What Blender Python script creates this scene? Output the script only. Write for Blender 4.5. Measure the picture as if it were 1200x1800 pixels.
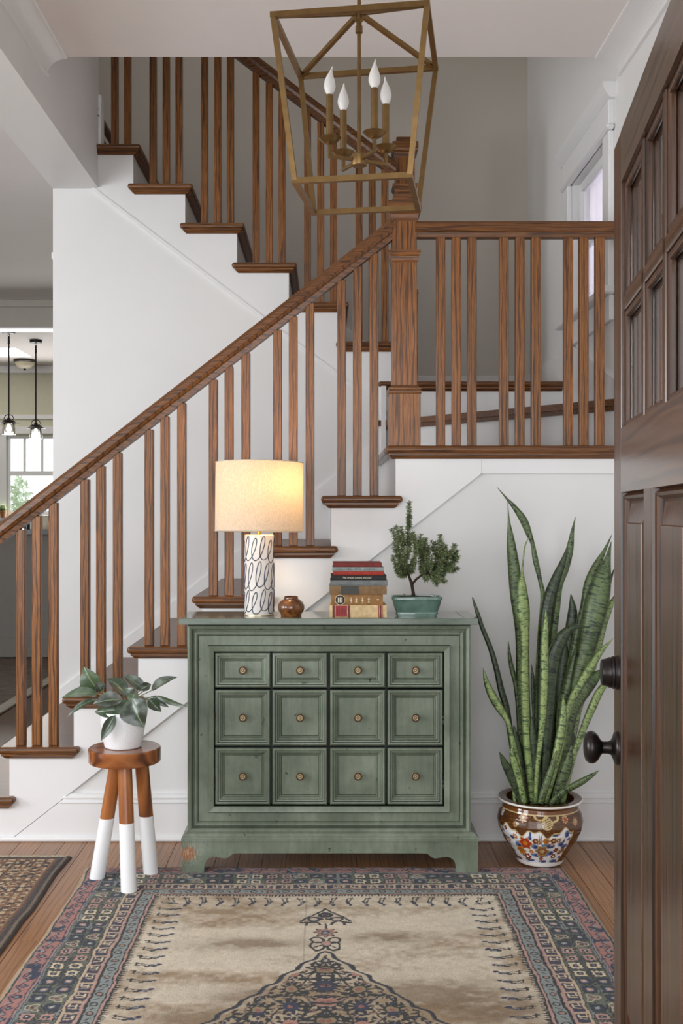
import bpy, bmesh, math, random
import numpy as np
from mathutils import Vector, Matrix
random.seed(7)
rng = np.random.default_rng(7)
SC = bpy.context.scene
COL = SC.collection
for o in list(bpy.data.objects):
    bpy.data.objects.remove(o)

# ------------------------------------------------------------------ camera
F, VX, VY, CH = 1900.0, 572.0, 902.0, 1.2255      # focal length (px), vanishing point, eye height (m)
cam_d = bpy.data.cameras.new('camera')
cam = bpy.data.objects.new('camera', cam_d)
COL.objects.link(cam)
cam.location = (0, 0, CH)
cam.rotation_euler = (math.pi / 2, 0, 0)
cam_d.sensor_fit = 'HORIZONTAL'
cam_d.sensor_width = 36
cam_d.lens = F / 1200 * 36
cam_d.shift_x = (600 - VX) / 1200
cam_d.shift_y = (VY - 900) / 1200
cam_d.clip_start = 0.05
SC.camera = cam

# ------------------------------------------------------------------ world and daylight
SC.view_settings.view_transform = 'Standard'
SC.view_settings.look = 'None'
SC.view_settings.exposure = 0.16
SC.view_settings.gamma = 1
SC.view_settings.use_curve_mapping = False
w = bpy.data.worlds.new('overcast_sky')
SC.world = w
w.use_nodes = True
bg = w.node_tree.nodes['Background']
bg.inputs[0].default_value = (0.92, 0.96, 1.0, 1)
bg.inputs[1].default_value = 1.7

def area(name, loc, target, sx, sy, power, color=(1, 1, 1)):
    d = bpy.data.lights.new(name, 'AREA')
    d.shape = 'RECTANGLE'
    d.size, d.size_y, d.energy, d.color = sx, sy, power, color
    o = bpy.data.objects.new(name, d)
    COL.objects.link(o)
    o.location = loc
    o.rotation_euler = (Vector(target) - Vector(loc)).to_track_quat('-Z', 'Y').to_euler()
    return o
# daylight through the living-room windows (left wall, front wall), the open front door, stair and kitchen windows
area('daylight_left_window', (-4.9, 2.05, 1.5), (0.2, 3.7, 0.5), 1.1, 1.4, 68, (0.93, 0.97, 1.0))
area('daylight_front_window', (-2.6, 1.36, 1.45), (0.1, 3.7, 0.5), 1.0, 1.2, 30, (0.93, 0.97, 1.0))
area('daylight_front_door', (0.0, -0.6, 1.5), (0, 4.0, 1.4), 1.4, 1.9, 27, (0.96, 0.98, 1.0))
area('stairwell_fill', (-0.6, 5.2, 5.35), (0.1, 5.2, 2.0), 1.4, 0.9, 8.5, (1.0, 0.97, 0.93))  # fill added from above to brighten the stairwell; no window there
area('daylight_stair_window', (1.32, 4.68, 2.42), (0.2, 4.8, 2.3), 0.6, 0.62, 9, (0.96, 0.98, 1.0))
area('daylight_kitchen_window', (-3.0, 11.8, 1.65), (-3.0, 9.0, 1.3), 1.6, 0.9, 40, (1.0, 0.98, 0.95))

# ------------------------------------------------------------------ stair constants
D1, D2 = 4.0426, 5.137          # face of lower stringer, face of upper stringer
YB = 6.1                        # back wall
XR = 1.14                       # right wall
RISE, RUN, RUN2 = 0.187, 0.2406, 0.2462
XBI, XBO, ZBEAM = -1.0814, -1.298, 2.772
ZC, YH = 2.988, 4.176           # hall ceiling, edge of the ceiling at the stairwell
def TZ(n): return 0.168 + RISE * (n - 1)
def TX(n): return 0.2237 - RUN * (8 - n)            # left nose of lower treads 1..8
def UX(n): return 0.356 - RUN2 * (n - 11)           # right nose of upper treads 11..17
def at(px, py, d): return Vector(((px - VX) * d / F, d, CH - (py - VY) * d / F))
def xa(px, d): return (px - VX) * d / F
def za(py, d): return CH - (py - VY) * d / F

# ------------------------------------------------------------------ materials
def lin(c):
    return tuple(((v / 255) / 12.92 if v / 255 <= 0.04045 else ((v / 255 + 0.055) / 1.055) ** 2.4) for v in c)
class Mat:
    def __init__(self, name):
        self.m = bpy.data.materials.new(name)
        self.m.use_nodes = True
        self.nt = self.m.node_tree
        self.b = self.nt.nodes['Principled BSDF']
    def n(self, t, **kw):
        nd = self.nt.nodes.new(t)
        for k, v in kw.items():
            if k in nd.inputs.keys() if isinstance(k, str) else False:
                nd.inputs[k].default_value = v
            else:
                setattr(nd, k, v)
        return nd
    def l(self, a, b): self.nt.links.new(a, b)
    def ramp(self, fac, stops):
        r = self.n('ShaderNodeValToRGB')
        e = r.color_ramp.elements
        while len(e) < len(stops): e.new(0.5)
        for i, (p, c) in enumerate(stops):
            e[i].position = p
            e[i].color = (*c, 1)
        self.l(fac, r.inputs[0])
        return r.outputs[0]
    def mix(self, fac, a, b, mode='MIX'):
        m = self.n('ShaderNodeMix', data_type='RGBA', blend_type=mode)
        for s, v in ((0, fac), (6, a), (7, b)):
            if hasattr(v, 'is_output'): self.l(v, m.inputs[s])
            elif s == 0: m.inputs[0].default_value = v
            else: m.inputs[s].default_value = (*v, 1)
        return m.outputs[2]
    def coords(self, scale=(1, 1, 1), rnd=True, src='Object', rot=(0, 0, 0)):
        tc = self.n('ShaderNodeTexCoord')
        mp = self.n('ShaderNodeMapping')
        mp.inputs['Scale'].default_value = scale
        mp.inputs['Rotation'].default_value = rot
        self.l(tc.outputs[src], mp.inputs[0])
        if rnd:
            oi = self.n('ShaderNodeObjectInfo')
            mu = self.n('ShaderNodeVectorMath', operation='SCALE')
            mu.inputs[0].default_value = (7.3, 13.1, 5.7)
            self.l(oi.outputs['Random'], mu.inputs['Scale'])
            self.l(mu.outputs[0], mp.inputs['Location'])
        return mp.outputs[0]
    def noise(self, vec, scale, detail=4, rough=0.55, dist=0.0):
        t = self.n('ShaderNodeTexNoise')
        t.inputs['Scale'].default_value = scale
        t.inputs['Detail'].default_value = detail
        t.inputs['Roughness'].default_value = rough
        t.inputs['Distortion'].default_value = dist
        self.l(vec, t.inputs['Vector'])
        return t.outputs[0]
    def bump(self, h, strength=0.2, dist=0.002):
        b = self.n('ShaderNodeBump')
        b.inputs['Strength'].default_value = strength
        b.inputs['Distance'].default_value = dist
        self.l(h, b.inputs['Height'])
        self.l(b.outputs[0], self.b.inputs['Normal'])
    def set(self, **kw):
        for k, v in kw.items():
            s = self.b.inputs[k.replace('_', ' ')]
            if hasattr(v, 'is_output'): self.l(v, s)
            else: s.default_value = (*v, 1) if isinstance(v, tuple) and len(v) == 3 else v
        return self

def plain(name, col, rough=0.5, metal=0.0, var=0.0, coat=0.0, vs=20):
    M = Mat(name)
    c = lin(col)
    if var:
        f = M.noise(M.coords(), vs, 5)
        M.set(Base_Color=M.ramp(f, [(0.3, tuple(v * (1 - var) for v in c)), (0.7, tuple(min(1, v * (1 + var)) for v in c))]))
    else:
        M.set(Base_Color=c)
    M.set(Roughness=rough, Metallic=metal, Coat_Weight=coat)
    return M.m

def wood(name, light, mid, dark, axis='Z', rough=0.35, figure=38.0, coat=0.06, pore=0.6):
    M = Mat(name)
    st = 0.055
    sc = {'X': (st, 1, 1), 'Y': (1, st, 1), 'Z': (1, 1, st)}[axis]
    v = M.coords(sc)
    d = M.noise(v, 7, 3)
    wv = M.n('ShaderNodeTexWave', wave_type='RINGS', rings_direction=axis)
    wv.inputs['Scale'].default_value = figure
    wv.inputs['Distortion'].default_value = 7
    wv.inputs['Detail'].default_value = 3
    wv.inputs['Detail Scale'].default_value = 1.6
    M.l(v, wv.inputs['Vector'])
    col = M.ramp(wv.outputs[1], [(0.0, lin(dark)), (0.22, lin(mid)), (0.6, lin(light)), (1.0, lin(mid))])
    f = M.noise(v, 260, 4, 0.7)
    grain = M.ramp(f, [(0.36, (0.38, 0.33, 0.3)), (0.52, (1, 1, 1))])
    col = M.mix(pore, col, grain, 'MULTIPLY')
    big = M.ramp(d, [(0.3, (0.72, 0.7, 0.68)), (0.7, (1.12, 1.1, 1.08))])
    col = M.mix(0.7, col, big, 'MULTIPLY')
    oi = M.n('ShaderNodeObjectInfo')
    col = M.mix(0.6, col, M.ramp(oi.outputs['Random'], [(0.0, (0.78, 0.77, 0.76)), (1.0, (1.14, 1.12, 1.1))]), 'MULTIPLY')
    M.set(Base_Color=col, Roughness=rough, Coat_Weight=coat, Coat_Roughness=0.2)
    M.bump(f, 0.12, 0.001)
    return M.m

WALL = plain('wall_paint', (229, 228, 227), 0.6, var=0.015, vs=3)
CEIL = plain('ceiling_paint', (238, 232, 230), 0.7, var=0.015, vs=3)
GREIGE = plain('stairwell_wall_paint', (208, 202, 193), 0.6, var=0.02, vs=3)
TRIM = plain('trim_paint', (234, 233, 233), 0.32, var=0.012, vs=4)
DINE = plain('dining_wall_paint', (186, 182, 172), 0.6, var=0.02)
KITCH = plain('kitchen_wall_paint', (205, 203, 180), 0.6, var=0.02)
GREYW = plain('grey_wall_paint', (128, 123, 117), 0.6, var=0.03)
OAKL = ((152, 98, 46), (126, 78, 35), (82, 50, 23))
OAKZ = wood('oak_vertical', *OAKL, 'Z', 0.38)
OAKX = wood('oak_lengthwise', (134, 86, 42), (110, 68, 32), (72, 44, 21), 'X', 0.36)
OAKY = wood('oak_crosswise', (138, 104, 72), (112, 82, 54), (66, 46, 30), 'Y', 0.24)
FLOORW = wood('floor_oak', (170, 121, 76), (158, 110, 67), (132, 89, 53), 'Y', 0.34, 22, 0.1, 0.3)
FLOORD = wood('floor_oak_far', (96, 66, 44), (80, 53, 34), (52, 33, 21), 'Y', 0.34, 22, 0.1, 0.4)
DOORW = wood('mahogany_door', (96, 64, 42), (78, 50, 32), (46, 29, 19), 'Z', 0.3, 14, 0.1, 0.45)
DOORX = wood('mahogany_door_rail', (98, 70, 50), (80, 55, 38), (50, 33, 23), 'X', 0.24, 14, 0.3, 0.4)
STOOLW = wood('stool_hardwood', (178, 112, 58), (152, 89, 43), (104, 58, 28), 'Z', 0.28, 4, 0.3, 0.25)
STOOLX = wood('stool_seat_hardwood', (170, 106, 60), (140, 80, 43), (92, 50, 27), 'X', 0.22, 4, 0.4, 0.25)
BRASS = plain('aged_brass', (128, 100, 62), 0.4, 0.8, 0.12, vs=40)
BRASSL = plain('lamp_brass', (205, 160, 70), 0.3, 0.9)
KNOBB = plain('antique_knob_brass', (168, 148, 114), 0.42, 0.5, 0.15, vs=150)
BRONZE = plain('oil_rubbed_bronze', (52, 46, 46), 0.3, 0.7)
BLACKM = plain('black_metal', (22, 20, 19), 0.45, 0.3)
WHITEP = plain('white_paint', (240, 240, 241), 0.38)
SOIL = plain('potting_soil', (44, 34, 26), 0.95, var=0.4, vs=120)
DARK = plain('dark_gap', (14, 14, 12), 0.9)

def glass(name, col=(1, 1, 1), rough=0.0):
    M = Mat(name)
    M.set(Base_Color=col, Roughness=rough, Transmission_Weight=1.0, IOR=1.45)
    return M.m
GLASS = glass('clear_glass')
def emit(name, col, strength):
    M = Mat(name)
    M.set(Base_Color=lin(col), Emission_Color=lin(col), Emission_Strength=strength)
    return M.m

# ------------------------------------------------------------------ helpers
def link(name, me, mat, parent=None, smooth=False):
    o = bpy.data.objects.new(name, me)
    COL.objects.link(o)
    if mat and len(me.materials) == 0: me.materials.append(mat)
    if smooth:
        me.polygons.foreach_set('use_smooth', [True] * len(me.polygons))
    if parent: o.parent = parent
    return o
def mesh(name, verts, faces, mat, parent=None, smooth=False):
    me = bpy.data.meshes.new(name)
    me.from_pydata([tuple(v) for v in verts], [], faces)
    me.update()
    return link(name, me, mat, parent, smooth)
def from_bm(name, bm, mat, parent=None, smooth=False):
    bmesh.ops.recalc_face_normals(bm, faces=bm.faces)
    me = bpy.data.meshes.new(name)
    bm.to_mesh(me)
    bm.free()
    return link(name, me, mat, parent, smooth)
def bm_box(bm, x0, x1, y0, y1, z0, z1, bev=0.0, seg=1):
    vs = [bm.verts.new(p) for p in ((x0, y0, z0), (x1, y0, z0), (x1, y1, z0), (x0, y1, z0), (x0, y0, z1), (x1, y0, z1), (x1, y1, z1), (x0, y1, z1))]
    fs = [bm.faces.new([vs[i] for i in f]) for f in ((0, 3, 2, 1), (4, 5, 6, 7), (0, 1, 5, 4), (1, 2, 6, 5), (2, 3, 7, 6), (3, 0, 4, 7))]
    if bev:
        es = set(e for f in fs for e in f.edges)
        bmesh.ops.bevel(bm, geom=list(es), offset=bev, segments=seg, affect='EDGES', profile=0.5)
def box(name, x0, x1, y0, y1, z0, z1, mat, parent=None, bev=0.0, seg=1):
    bm = bmesh.new()
    bm_box(bm, x0, x1, y0, y1, z0, z1, bev, seg)
    return from_bm(name, bm, mat, parent)
def prism(name, pts, axis, a0, a1, mat, parent=None, smooth=False):
    """polygon extruded along an axis; pts are the two other coordinates in (x,y,z) order"""
    bm = bmesh.new()
    def mk(p, a):
        return {'X': (a, p[0], p[1]), 'Y': (p[0], a, p[1]), 'Z': (p[0], p[1], a)}[axis]
    A = [bm.verts.new(mk(p, a0)) for p in pts]
    B = [bm.verts.new(mk(p, a1)) for p in pts]
    n = len(pts)
    for i in range(n):
        bm.faces.new((A[i], A[(i + 1) % n], B[(i + 1) % n], B[i]))
    f1 = bm.faces.new(A)
    f2 = bm.faces.new(B)
    bm.normal_update()
    bmesh.ops.triangulate(bm, faces=[f1, f2])
    return from_bm(name, bm, mat, parent, smooth)
def sweep(name, prof, p0, p1, mat, parent=None):
    """profile of (y,z) offsets carried straight from p0 to p1, ends cut plumb"""
    p0, p1 = Vector(p0), Vector(p1)
    n = len(prof)
    vs = [p0 + Vector((0, a, b)) for a, b in prof] + [p1 + Vector((0, a, b)) for a, b in prof]
    fs = [(i, (i + 1) % n, n + (i + 1) % n, n + i) for i in range(n)] + [tuple(range(n))[::-1], tuple(range(n, 2 * n))]
    return mesh(name, vs, fs, mat, parent)
def square_stack(name, prof, cx, cy, mat, parent=None, cap=True):
    vs, fs = [], []
    for hw, z in prof:
        vs += [(cx - hw, cy - hw, z), (cx + hw, cy - hw, z), (cx + hw, cy + hw, z), (cx - hw, cy + hw, z)]
    for i in range(len(prof) - 1):
        for k in range(4):
            fs.append((4 * i + k, 4 * i + (k + 1) % 4, 4 * i + 4 + (k + 1) % 4, 4 * i + 4 + k))
    fs += [(3, 2, 1, 0), tuple(4 * (len(prof) - 1) + k for k in range(4))]
    return mesh(name, vs, fs, mat, parent)
def rings(name, x0, x1, z0, z1, y, prof, mat, parent=None, shade_wear=None, gmat=None):
    """rectangle facing -Y built of nested mitred frames: prof = [(inset, depth)]; last ring closed"""
    vs, fs = [], []
    for ins, dep in prof:
        vs += [(x0 + ins, y + dep, z0 + ins), (x1 - ins, y + dep, z0 + ins), (x1 - ins, y + dep, z1 - ins), (x0 + ins, y + dep, z1 - ins)]
    for i in range(len(prof) - 1):
        for k in range(4):
            fs.append((4 * i + k, 4 * i + (k + 1) % 4, 4 * i + 4 + (k + 1) % 4, 4 * i + 4 + k))
    fs.append(tuple(4 * (len(prof) - 1) + k for k in range(4)))
    o = mesh(name, vs, fs, mat, parent)
    if shade_wear:  # second material: painted groove shade on the cabinet, worn edges on the door
        o.data.materials.append(gmat)
        if name == 'face_frame': o.data.polygons[len(fs) - 1].material_index = 1
        for i in shade_wear:
            for k in range(4): o.data.polygons[4 * i + k].material_index = 1
    return o
def lathe_data(prof, n=32, a0=0.0):
    vs, fs = [], []
    for r, z in prof:
        for k in range(n):
            a = a0 + 2 * math.pi * k / n
            vs.append((r * math.cos(a), r * math.sin(a), z))
    for i in range(len(prof) - 1):
        for k in range(n):
            fs.append((i * n + k, i * n + (k + 1) % n, (i + 1) * n + (k + 1) % n, (i + 1) * n + k))
    fs.append(tuple(range(n))[::-1])
    fs.append(tuple((len(prof) - 1) * n + k for k in range(n)))
    return vs, fs
def lathe(name, prof, loc, mat, parent=None, n=32, smooth=True, rot=None):
    vs, fs = lathe_data(prof, n)
    if rot is not None: vs = [rot @ Vector(v) for v in vs]
    vs = [Vector(v) + Vector(loc) for v in vs]
    o = mesh(name, vs, fs, mat, parent, smooth)
    if smooth: sharp(o.data, 38)
    return o
def sharp(me, deg):
    bm = bmesh.new()
    bm.from_mesh(me)
    for e in bm.edges:
        if len(e.link_faces) == 2 and e.calc_face_angle(0) > math.radians(deg): e.smooth = False
    bm.to_mesh(me)
    bm.free()
def tube(name, pts, rad, mat, parent=None, n=8, closed=False, smooth=True):
    vs, fs = tube_data(pts, rad, n)
    return mesh(name, vs, fs, mat, parent, smooth)
def tube_data(pts, rad, n=8):
    pts = [Vector(p) for p in pts]
    rr = rad if isinstance(rad, (list, tuple)) else [rad] * len(pts)
    vs, fs = [], []
    ref = None
    for i, p in enumerate(pts):
        t = (pts[min(i + 1, len(pts) - 1)] - pts[max(i - 1, 0)]).normalized()
        if ref is None:
            ref = Vector((0, 0, 1)) if abs(t.z) < 0.9 else Vector((1, 0, 0))
        u = (ref - t * ref.dot(t)).normalized()
        ref = u
        v = t.cross(u)
        for k in range(n):
            a = 2 * math.pi * k / n
            vs.append(p + (u * math.cos(a) + v * math.sin(a)) * rr[i])
    for i in range(len(pts) - 1):
        for k in range(n):
            fs.append((i * n + k, i * n + (k + 1) % n, (i + 1) * n + (k + 1) % n, (i + 1) * n + k))
    fs += [tuple(range(n))[::-1], tuple((len(pts) - 1) * n + k for k in range(n))]
    return vs, fs
def bar(bm, p0, p1, w, up=(0, 0, 1), ext=1.0):
    """square bar between two points"""
    p0, p1 = Vector(p0), Vector(p1)
    t = (p1 - p0).normalized()
    u = Vector(up)
    u = (u - t * u.dot(t)).normalized()
    v = t.cross(u)
    h = w / 2
    q = [bm.verts.new(p + u * a * h + v * b * h) for p in (p0 - t * h * ext, p1 + t * h * ext) for a, b in ((-1, -1), (1, -1), (1, 1), (-1, 1))]
    for f in ((0, 1, 2, 3), (7, 6, 5, 4), (0, 4, 5, 1), (1, 5, 6, 2), (2, 6, 7, 3), (3, 7, 4, 0)):
        bm.faces.new([q[i] for i in f])
def empty(name, loc=(0, 0, 0)):
    o = bpy.data.objects.new(name, None)
    o.empty_display_size = 0.1
    COL.objects.link(o)
    o.location = loc
    return o
def tag(o, label, cat, group=None, kind=None):
    o['label'] = label
    o['category'] = cat
    if group: o['group'] = group
    if kind: o['kind'] = kind
    return o
def struct(o, label, cat):
    o['kind'] = 'structure'
    return tag(o, label, cat)
def thing(name, label, cat, loc=(0, 0, 0), group=None):
    return tag(empty(name, loc), label, cat, group)
def adopt(parent, *objs):
    """parent objects whose meshes are in world coordinates under an empty set down at the thing's base"""
    for o in objs:
        o.parent = parent
        o.matrix_parent_inverse = Matrix.Translation(-parent.location)
def copy(o, loc=None, parent=None):
    c = o.copy()
    COL.objects.link(c)
    if loc is not None: c.location = loc
    c.parent = parent
    return c
def polywall(name, pts, y0, y1, mat, parent=None): return prism(name, pts, 'Y', y0, y1, mat, parent)

# ================================================================== SETTING
# floor: sub-floor slab and one object per board where the boards can be told apart
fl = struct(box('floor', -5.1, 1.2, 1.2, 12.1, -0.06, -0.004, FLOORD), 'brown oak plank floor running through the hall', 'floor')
PW = 0.083
plank_me = {}
def plank(x, y0, y1):
    L = round(y1 - y0, 2)
    if L not in plank_me:
        bm = bmesh.new()
        bm_box(bm, 0.0006, PW - 0.0006, 0.0006, L - 0.0006, -0.02, 0.0, 0.0012)
        bmesh.ops.recalc_face_normals(bm, faces=bm.faces)
        me = bpy.data.meshes.new('plank')
        bm.to_mesh(me)
        bm.free()
        me.materials.append(FLOORW)
        plank_me[L] = me
    o = bpy.data.objects.new('plank', plank_me[L])
    COL.objects.link(o)
    o.location = (x, y0, 0)
    o.parent = fl
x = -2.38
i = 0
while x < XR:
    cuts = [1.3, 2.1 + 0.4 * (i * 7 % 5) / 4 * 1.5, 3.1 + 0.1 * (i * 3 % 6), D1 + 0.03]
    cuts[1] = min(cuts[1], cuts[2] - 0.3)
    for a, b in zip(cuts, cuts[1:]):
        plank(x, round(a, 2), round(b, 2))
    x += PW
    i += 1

# hall ceiling and stairwell ceiling
struct(box('ceiling', XBI, XR + 0.1, 1.2, YH, ZC, ZC + 0.3, CEIL), 'white hall ceiling ending at the stairwell', 'ceiling')
struct(box('ceiling_stairwell', -3.0, XR + 0.1, YH - 0.2, YB + 0.1, 5.5, 5.6, CEIL), 'ceiling high above the stairwell', 'ceiling')
struct(box('ceiling_dining', -5.1, XBO, 1.2, 8.95, ZC, ZC + 0.1, CEIL), 'grey shaded ceiling of the room left of the stairs', 'ceiling')
# upper floor edge walls that close the stairwell above the hall ceiling
struct(box('wall_upper_front', -3.0, XR + 0.1, YH - 0.12, YH, ZC + 0.3, 5.5, GREIGE), 'upper wall above the hall ceiling edge', 'wall')
struct(box('wall_upper_left', -3.1, -3.0, YH, YB + 0.1, 2.99, 5.5, GREIGE), 'upper wall beyond the top stairs', 'wall')
# beam between hall and left room, continues as a wall above
struct(box('wall_header', XBO, XBI, 1.2, D2 + 0.011, ZBEAM, 5.5, WALL), 'dropped header beam between hall and left room', 'beam')
# cove crowns
def cove(name, side, xw, label, ph, pv):
    pts = [(xw, ZC), (xw - side * ph, ZC), (xw - side * ph, ZC - 0.006)]
    for k in range(11):
        a = math.pi / 2 * k / 10
        pts.append((xw - side * (0.008 + (ph - 0.012) * (1 - math.sin(a))), ZC - 0.008 - (pv - 0.016) * (1 - math.cos(a))))
    pts += [(xw - side * 0.014, ZC - pv + 0.006), (xw - side * 0.014, ZC - pv), (xw, ZC - pv)]
    return struct(prism(name, pts, 'Y', 1.3, YH, TRIM), label, 'crown moulding')
cove('trim_1', -1, XBI, 'white cove crown moulding on the left beam', 0.085, 0.075)
cove('trim_2', 1, XR, 'white cove crown moulding on the right wall', 0.10, 0.075)

# right wall with the stair window
WY0, WY1, WZ0, WZ1 = 4.37, 5.0, 2.12, 2.74
wr = struct(empty('wall_right'), 'white wall on the right side of the hall', 'wall')
bm = bmesh.new()
for a in ((1.2, WY0, 0, 5.5), (WY1, YB + 0.1, 0, 5.5), (WY0, WY1, 0, WZ0), (WY0, WY1, WZ1, 5.5)):
    bm_box(bm, XR, XR + 0.12, a[0], a[1], a[2], a[3])
o = from_bm('wall_panel', bm, WALL, wr)
# window casing
win = struct(empty('window_1'), 'white cased window on the wall beside the landing', 'window')
def wbox(n, y0, y1, z0, z1, out, mat=TRIM, xin=XR, bev=0.003): return box(n, xin - out, xin, y0, y1, z0, z1, mat, win, bev)
wbox('casing', WY0 - 0.10, WY0, WZ0, WZ1, 0.022)
wbox('casing', WY1, WY1 + 0.10, WZ0, WZ1, 0.022)
wbox('casing_bead', WY0 - 0.12, WY1 + 0.12, WZ1, WZ1 + 0.022, 0.035, bev=0.009)
wbox('casing_head', WY0 - 0.10, WY1 + 0.10, WZ1 + 0.022, WZ1 + 0.125, 0.024)
prism('casing_cap', [(XR, WZ1 + 0.12), (XR - 0.026, WZ1 + 0.12), (XR - 0.04, WZ1 + 0.14), (XR - 0.05, WZ1 + 0.16), (XR - 0.052, WZ1 + 0.18), (XR, WZ1 + 0.18)][:6], 'Y', WY0 - 0.13, WY1 + 0.13, TRIM, win)
wbox('window_sill', WY0 - 0.13, WY1 + 0.13, WZ0 - 0.03, WZ0, 0.055, bev=0.006)
wbox('window_apron', WY0 - 0.10, WY1 + 0.10, WZ0 - 0.13, WZ0 - 0.03, 0.02)
sash = prism('sash', [(0, 0)] * 3, 'X', 0, 0.01, TRIM, win) if False else None
bm = bmesh.new()
for y0, y1, z0, z1 in ((WY0 + 0.001, WY0 + 0.04, WZ0 + 0.001, WZ1 - 0.001), (WY1 - 0.04, WY1 - 0.001, WZ0 + 0.001, WZ1 - 0.001), (WY0 + 0.04, WY1 - 0.04, WZ0 + 0.001, WZ0 + 0.05), (WY0 + 0.04, WY1 - 0.04, WZ1 - 0.04, WZ1 - 0.001), (WY0 + 0.04, WY1 - 0.04, 2.42, 2.45)):
    bm_box(bm, XR + 0.03, XR + 0.06, y0, y1, z0, z1, 0.003)
from_bm('sash', bm, TRIM, win)
box('pane', XR + 0.043, XR + 0.047, WY0 + 0.04, WY1 - 0.04, WZ0 + 0.05, WZ1 - 0.04, GLASS, win)
BL_ = Mat('window_diffuser')
BL_.nt.nodes.remove(BL_.b)
_d, _t, _m = BL_.n('ShaderNodeBsdfDiffuse'), BL_.n('ShaderNodeBsdfTranslucent'), BL_.n('ShaderNodeMixShader')
_d.inputs[0].default_value = _t.inputs[0].default_value = (*lin((214, 210, 216)), 1)
BL_.l(_d.outputs[0], _m.inputs[1])
BL_.l(_t.outputs[0], _m.inputs[2])
BL_.l(_m.outputs[0], BL_.nt.nodes['Material Output'].inputs[0])
DIFFUSER = BL_.m
box('window_diffuser', XR + 0.085, XR + 0.087, WY0, WY1, WZ0, WZ1, None, win).data.materials.append(DIFFUSER)  # diffuser added to dim the light panel behind the pane
# skirt board on the right wall climbing past the winders
struct(prism('baseboard_right', [(YB, 1.86), (YB, 1.995), (4.95, 1.995), (D1 + 0.03, 1.70), (D1 + 0.03, 1.49), (4.9, 1.70)], 'X', XR - 0.015, XR, TRIM), 'white skirt board rising along the wall past the landing', 'skirt board')
struct(box('baseboard_hall', XR - 0.014, XR, 1.3, D1, 0, 0.177, TRIM, bev=0.003), 'white baseboard along the right hall wall', 'baseboard')
# back wall of the stairwell
struct(polywall('wall_back', [(XBO, 0), (XR, 0), (XR, 5.5), (-3.0, 5.5), (-3.0, ZC + 0.1), (XBO, ZC + 0.1)], YB, YB + 0.1, GREIGE), 'grey wall behind the upper stair flight', 'wall')
struct(box('baseboard_back', 0.36, XR, YB - 0.015, YB, 1.85, 1.995, TRIM, bev=0.003), 'white baseboard behind the corner steps', 'baseboard')
# skirt rising along the back wall beside the upper flight
struct(prism('trim_3', [(0.5, 1.86), (0.5, 1.98), (0.40, 2.06), (-1.3, 2.06 + 1.7 * 0.7595), (-1.3, 1.93 + 1.7 * 0.7595 - 0.3)], 'Y', YB - 0.014, YB, TRIM), 'white skirt board rising along the grey back wall', 'skirt board')
# wall that ends the upper floor at left of the top visible tread
struct(box('trim_4', XBI - 0.06, XBI + 0.012, D2 + 0.0105, D2 + 0.09, 2.98, 3.22, TRIM, bev=0.003), 'short white skirt end above the highest visible stair', 'trim')

# wall under the upper flight (back side of lower flight)
struct(polywall('wall_stair', [(XBO, 0), (0.27, 0), (0.27, 1.80), (-1.05, 2.80), (XBO, 2.80)], D2 + 0.012, D2 + 0.10, WALL), 'white wall below the upper flight of stairs', 'wall')
struct(box('wall_stair_end', XBO, XBO + 0.1, D2 + 0.10, YB, 0, ZC, WALL), 'end of the stair wall facing the dining room', 'wall')
struct(box('trim_5', XBO - 0.012, XBO, D2 + 0.03, YB, 2.44, 2.475, TRIM, bev=0.004), 'small white picture rail on the stair wall corner', 'trim')
# wall below the lower flight
SK0 = (-1.185, 0.0)
SLO = RISE / RUN
def skl(X): return (X - SK0[0]) * SLO
struct(polywall('wall_understair', [(SK0[0] - 0.1, 0), (XR, 0), (XR, 1.46), (0.60, 1.46)], D1 + 0.012, D1 + 0.06, WALL), 'white triangular wall under the lower flight', 'wall')
bb = struct(empty('baseboard_front'), 'white moulded baseboard behind the green cabinet', 'baseboard')
polywall('board', [(SK0[0] + 0.004, 0.0), (XR - 0.014, 0.0), (XR - 0.014, 0.15), (SK0[0] + 0.15 / SLO + 0.004, 0.15)], D1 - 0.002, D1 + 0.012, TRIM, bb)
polywall('cap', [(SK0[0] + 0.15 / SLO + 0.004, 0.15), (XR - 0.014, 0.15), (XR - 0.014, 0.177), (SK0[0] + 0.177 / SLO + 0.004, 0.177)], D1 + 0.001, D1 + 0.012, TRIM, bb)
box('bead', SK0[0] + 0.148 / SLO, XR - 0.014, D1 - 0.006, D1 + 0.004, 0.140, 0.1485, TRIM, bb, 0.003, 2)
box('bead', SK0[0] + 0.160 / SLO, XR - 0.014, D1 - 0.005, D1 + 0.004, 0.157, 0.167, TRIM, bb, 0.003, 2)
box('shoe_moulding', -1.5, XR - 0.014, D1 - 0.016, D1, 0.0, 0.017, TRIM, bb, 0.006, 2)

# left (dining) room and kitchen beyond
struct(box('wall_left', -5.1, -5.0, 1.2, 1.7, 0, ZC, DINE), 'left wall of the front room', 'wall')
o = struct(box('wall_left_far', -5.1, -5.0, 4.4, 12.1, 0, ZC, DINE), 'far part of the left wall', 'wall')
struct(box('wall_left_sill', -5.1, -5.0, 1.7, 4.4, 0, 0.7, DINE), 'wall below the left window', 'wall')
struct(box('wall_left_head', -5.1, -5.0, 1.7, 4.4, 2.6, ZC, DINE), 'wall above the left window', 'wall')
wf = struct(empty('wall_front'), 'front wall around the entrance door', 'wall')
bm = bmesh.new()
DOX0, DOX1, DOZ = -0.43, 0.478, 1.975
for a in ((-5.1, -3.7, 0, ZC), (-1.9, -1.5, 0, ZC), (-1.5, XR, 2.35, ZC), (-3.7, -1.9, 0, 0.7), (-3.7, -1.9, 2.5, ZC)):
    bm_box(bm, a[0], a[1], 1.18, 1.30, a[2], a[3])
from_bm('wall_panel', bm, WALL, wf)
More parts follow.
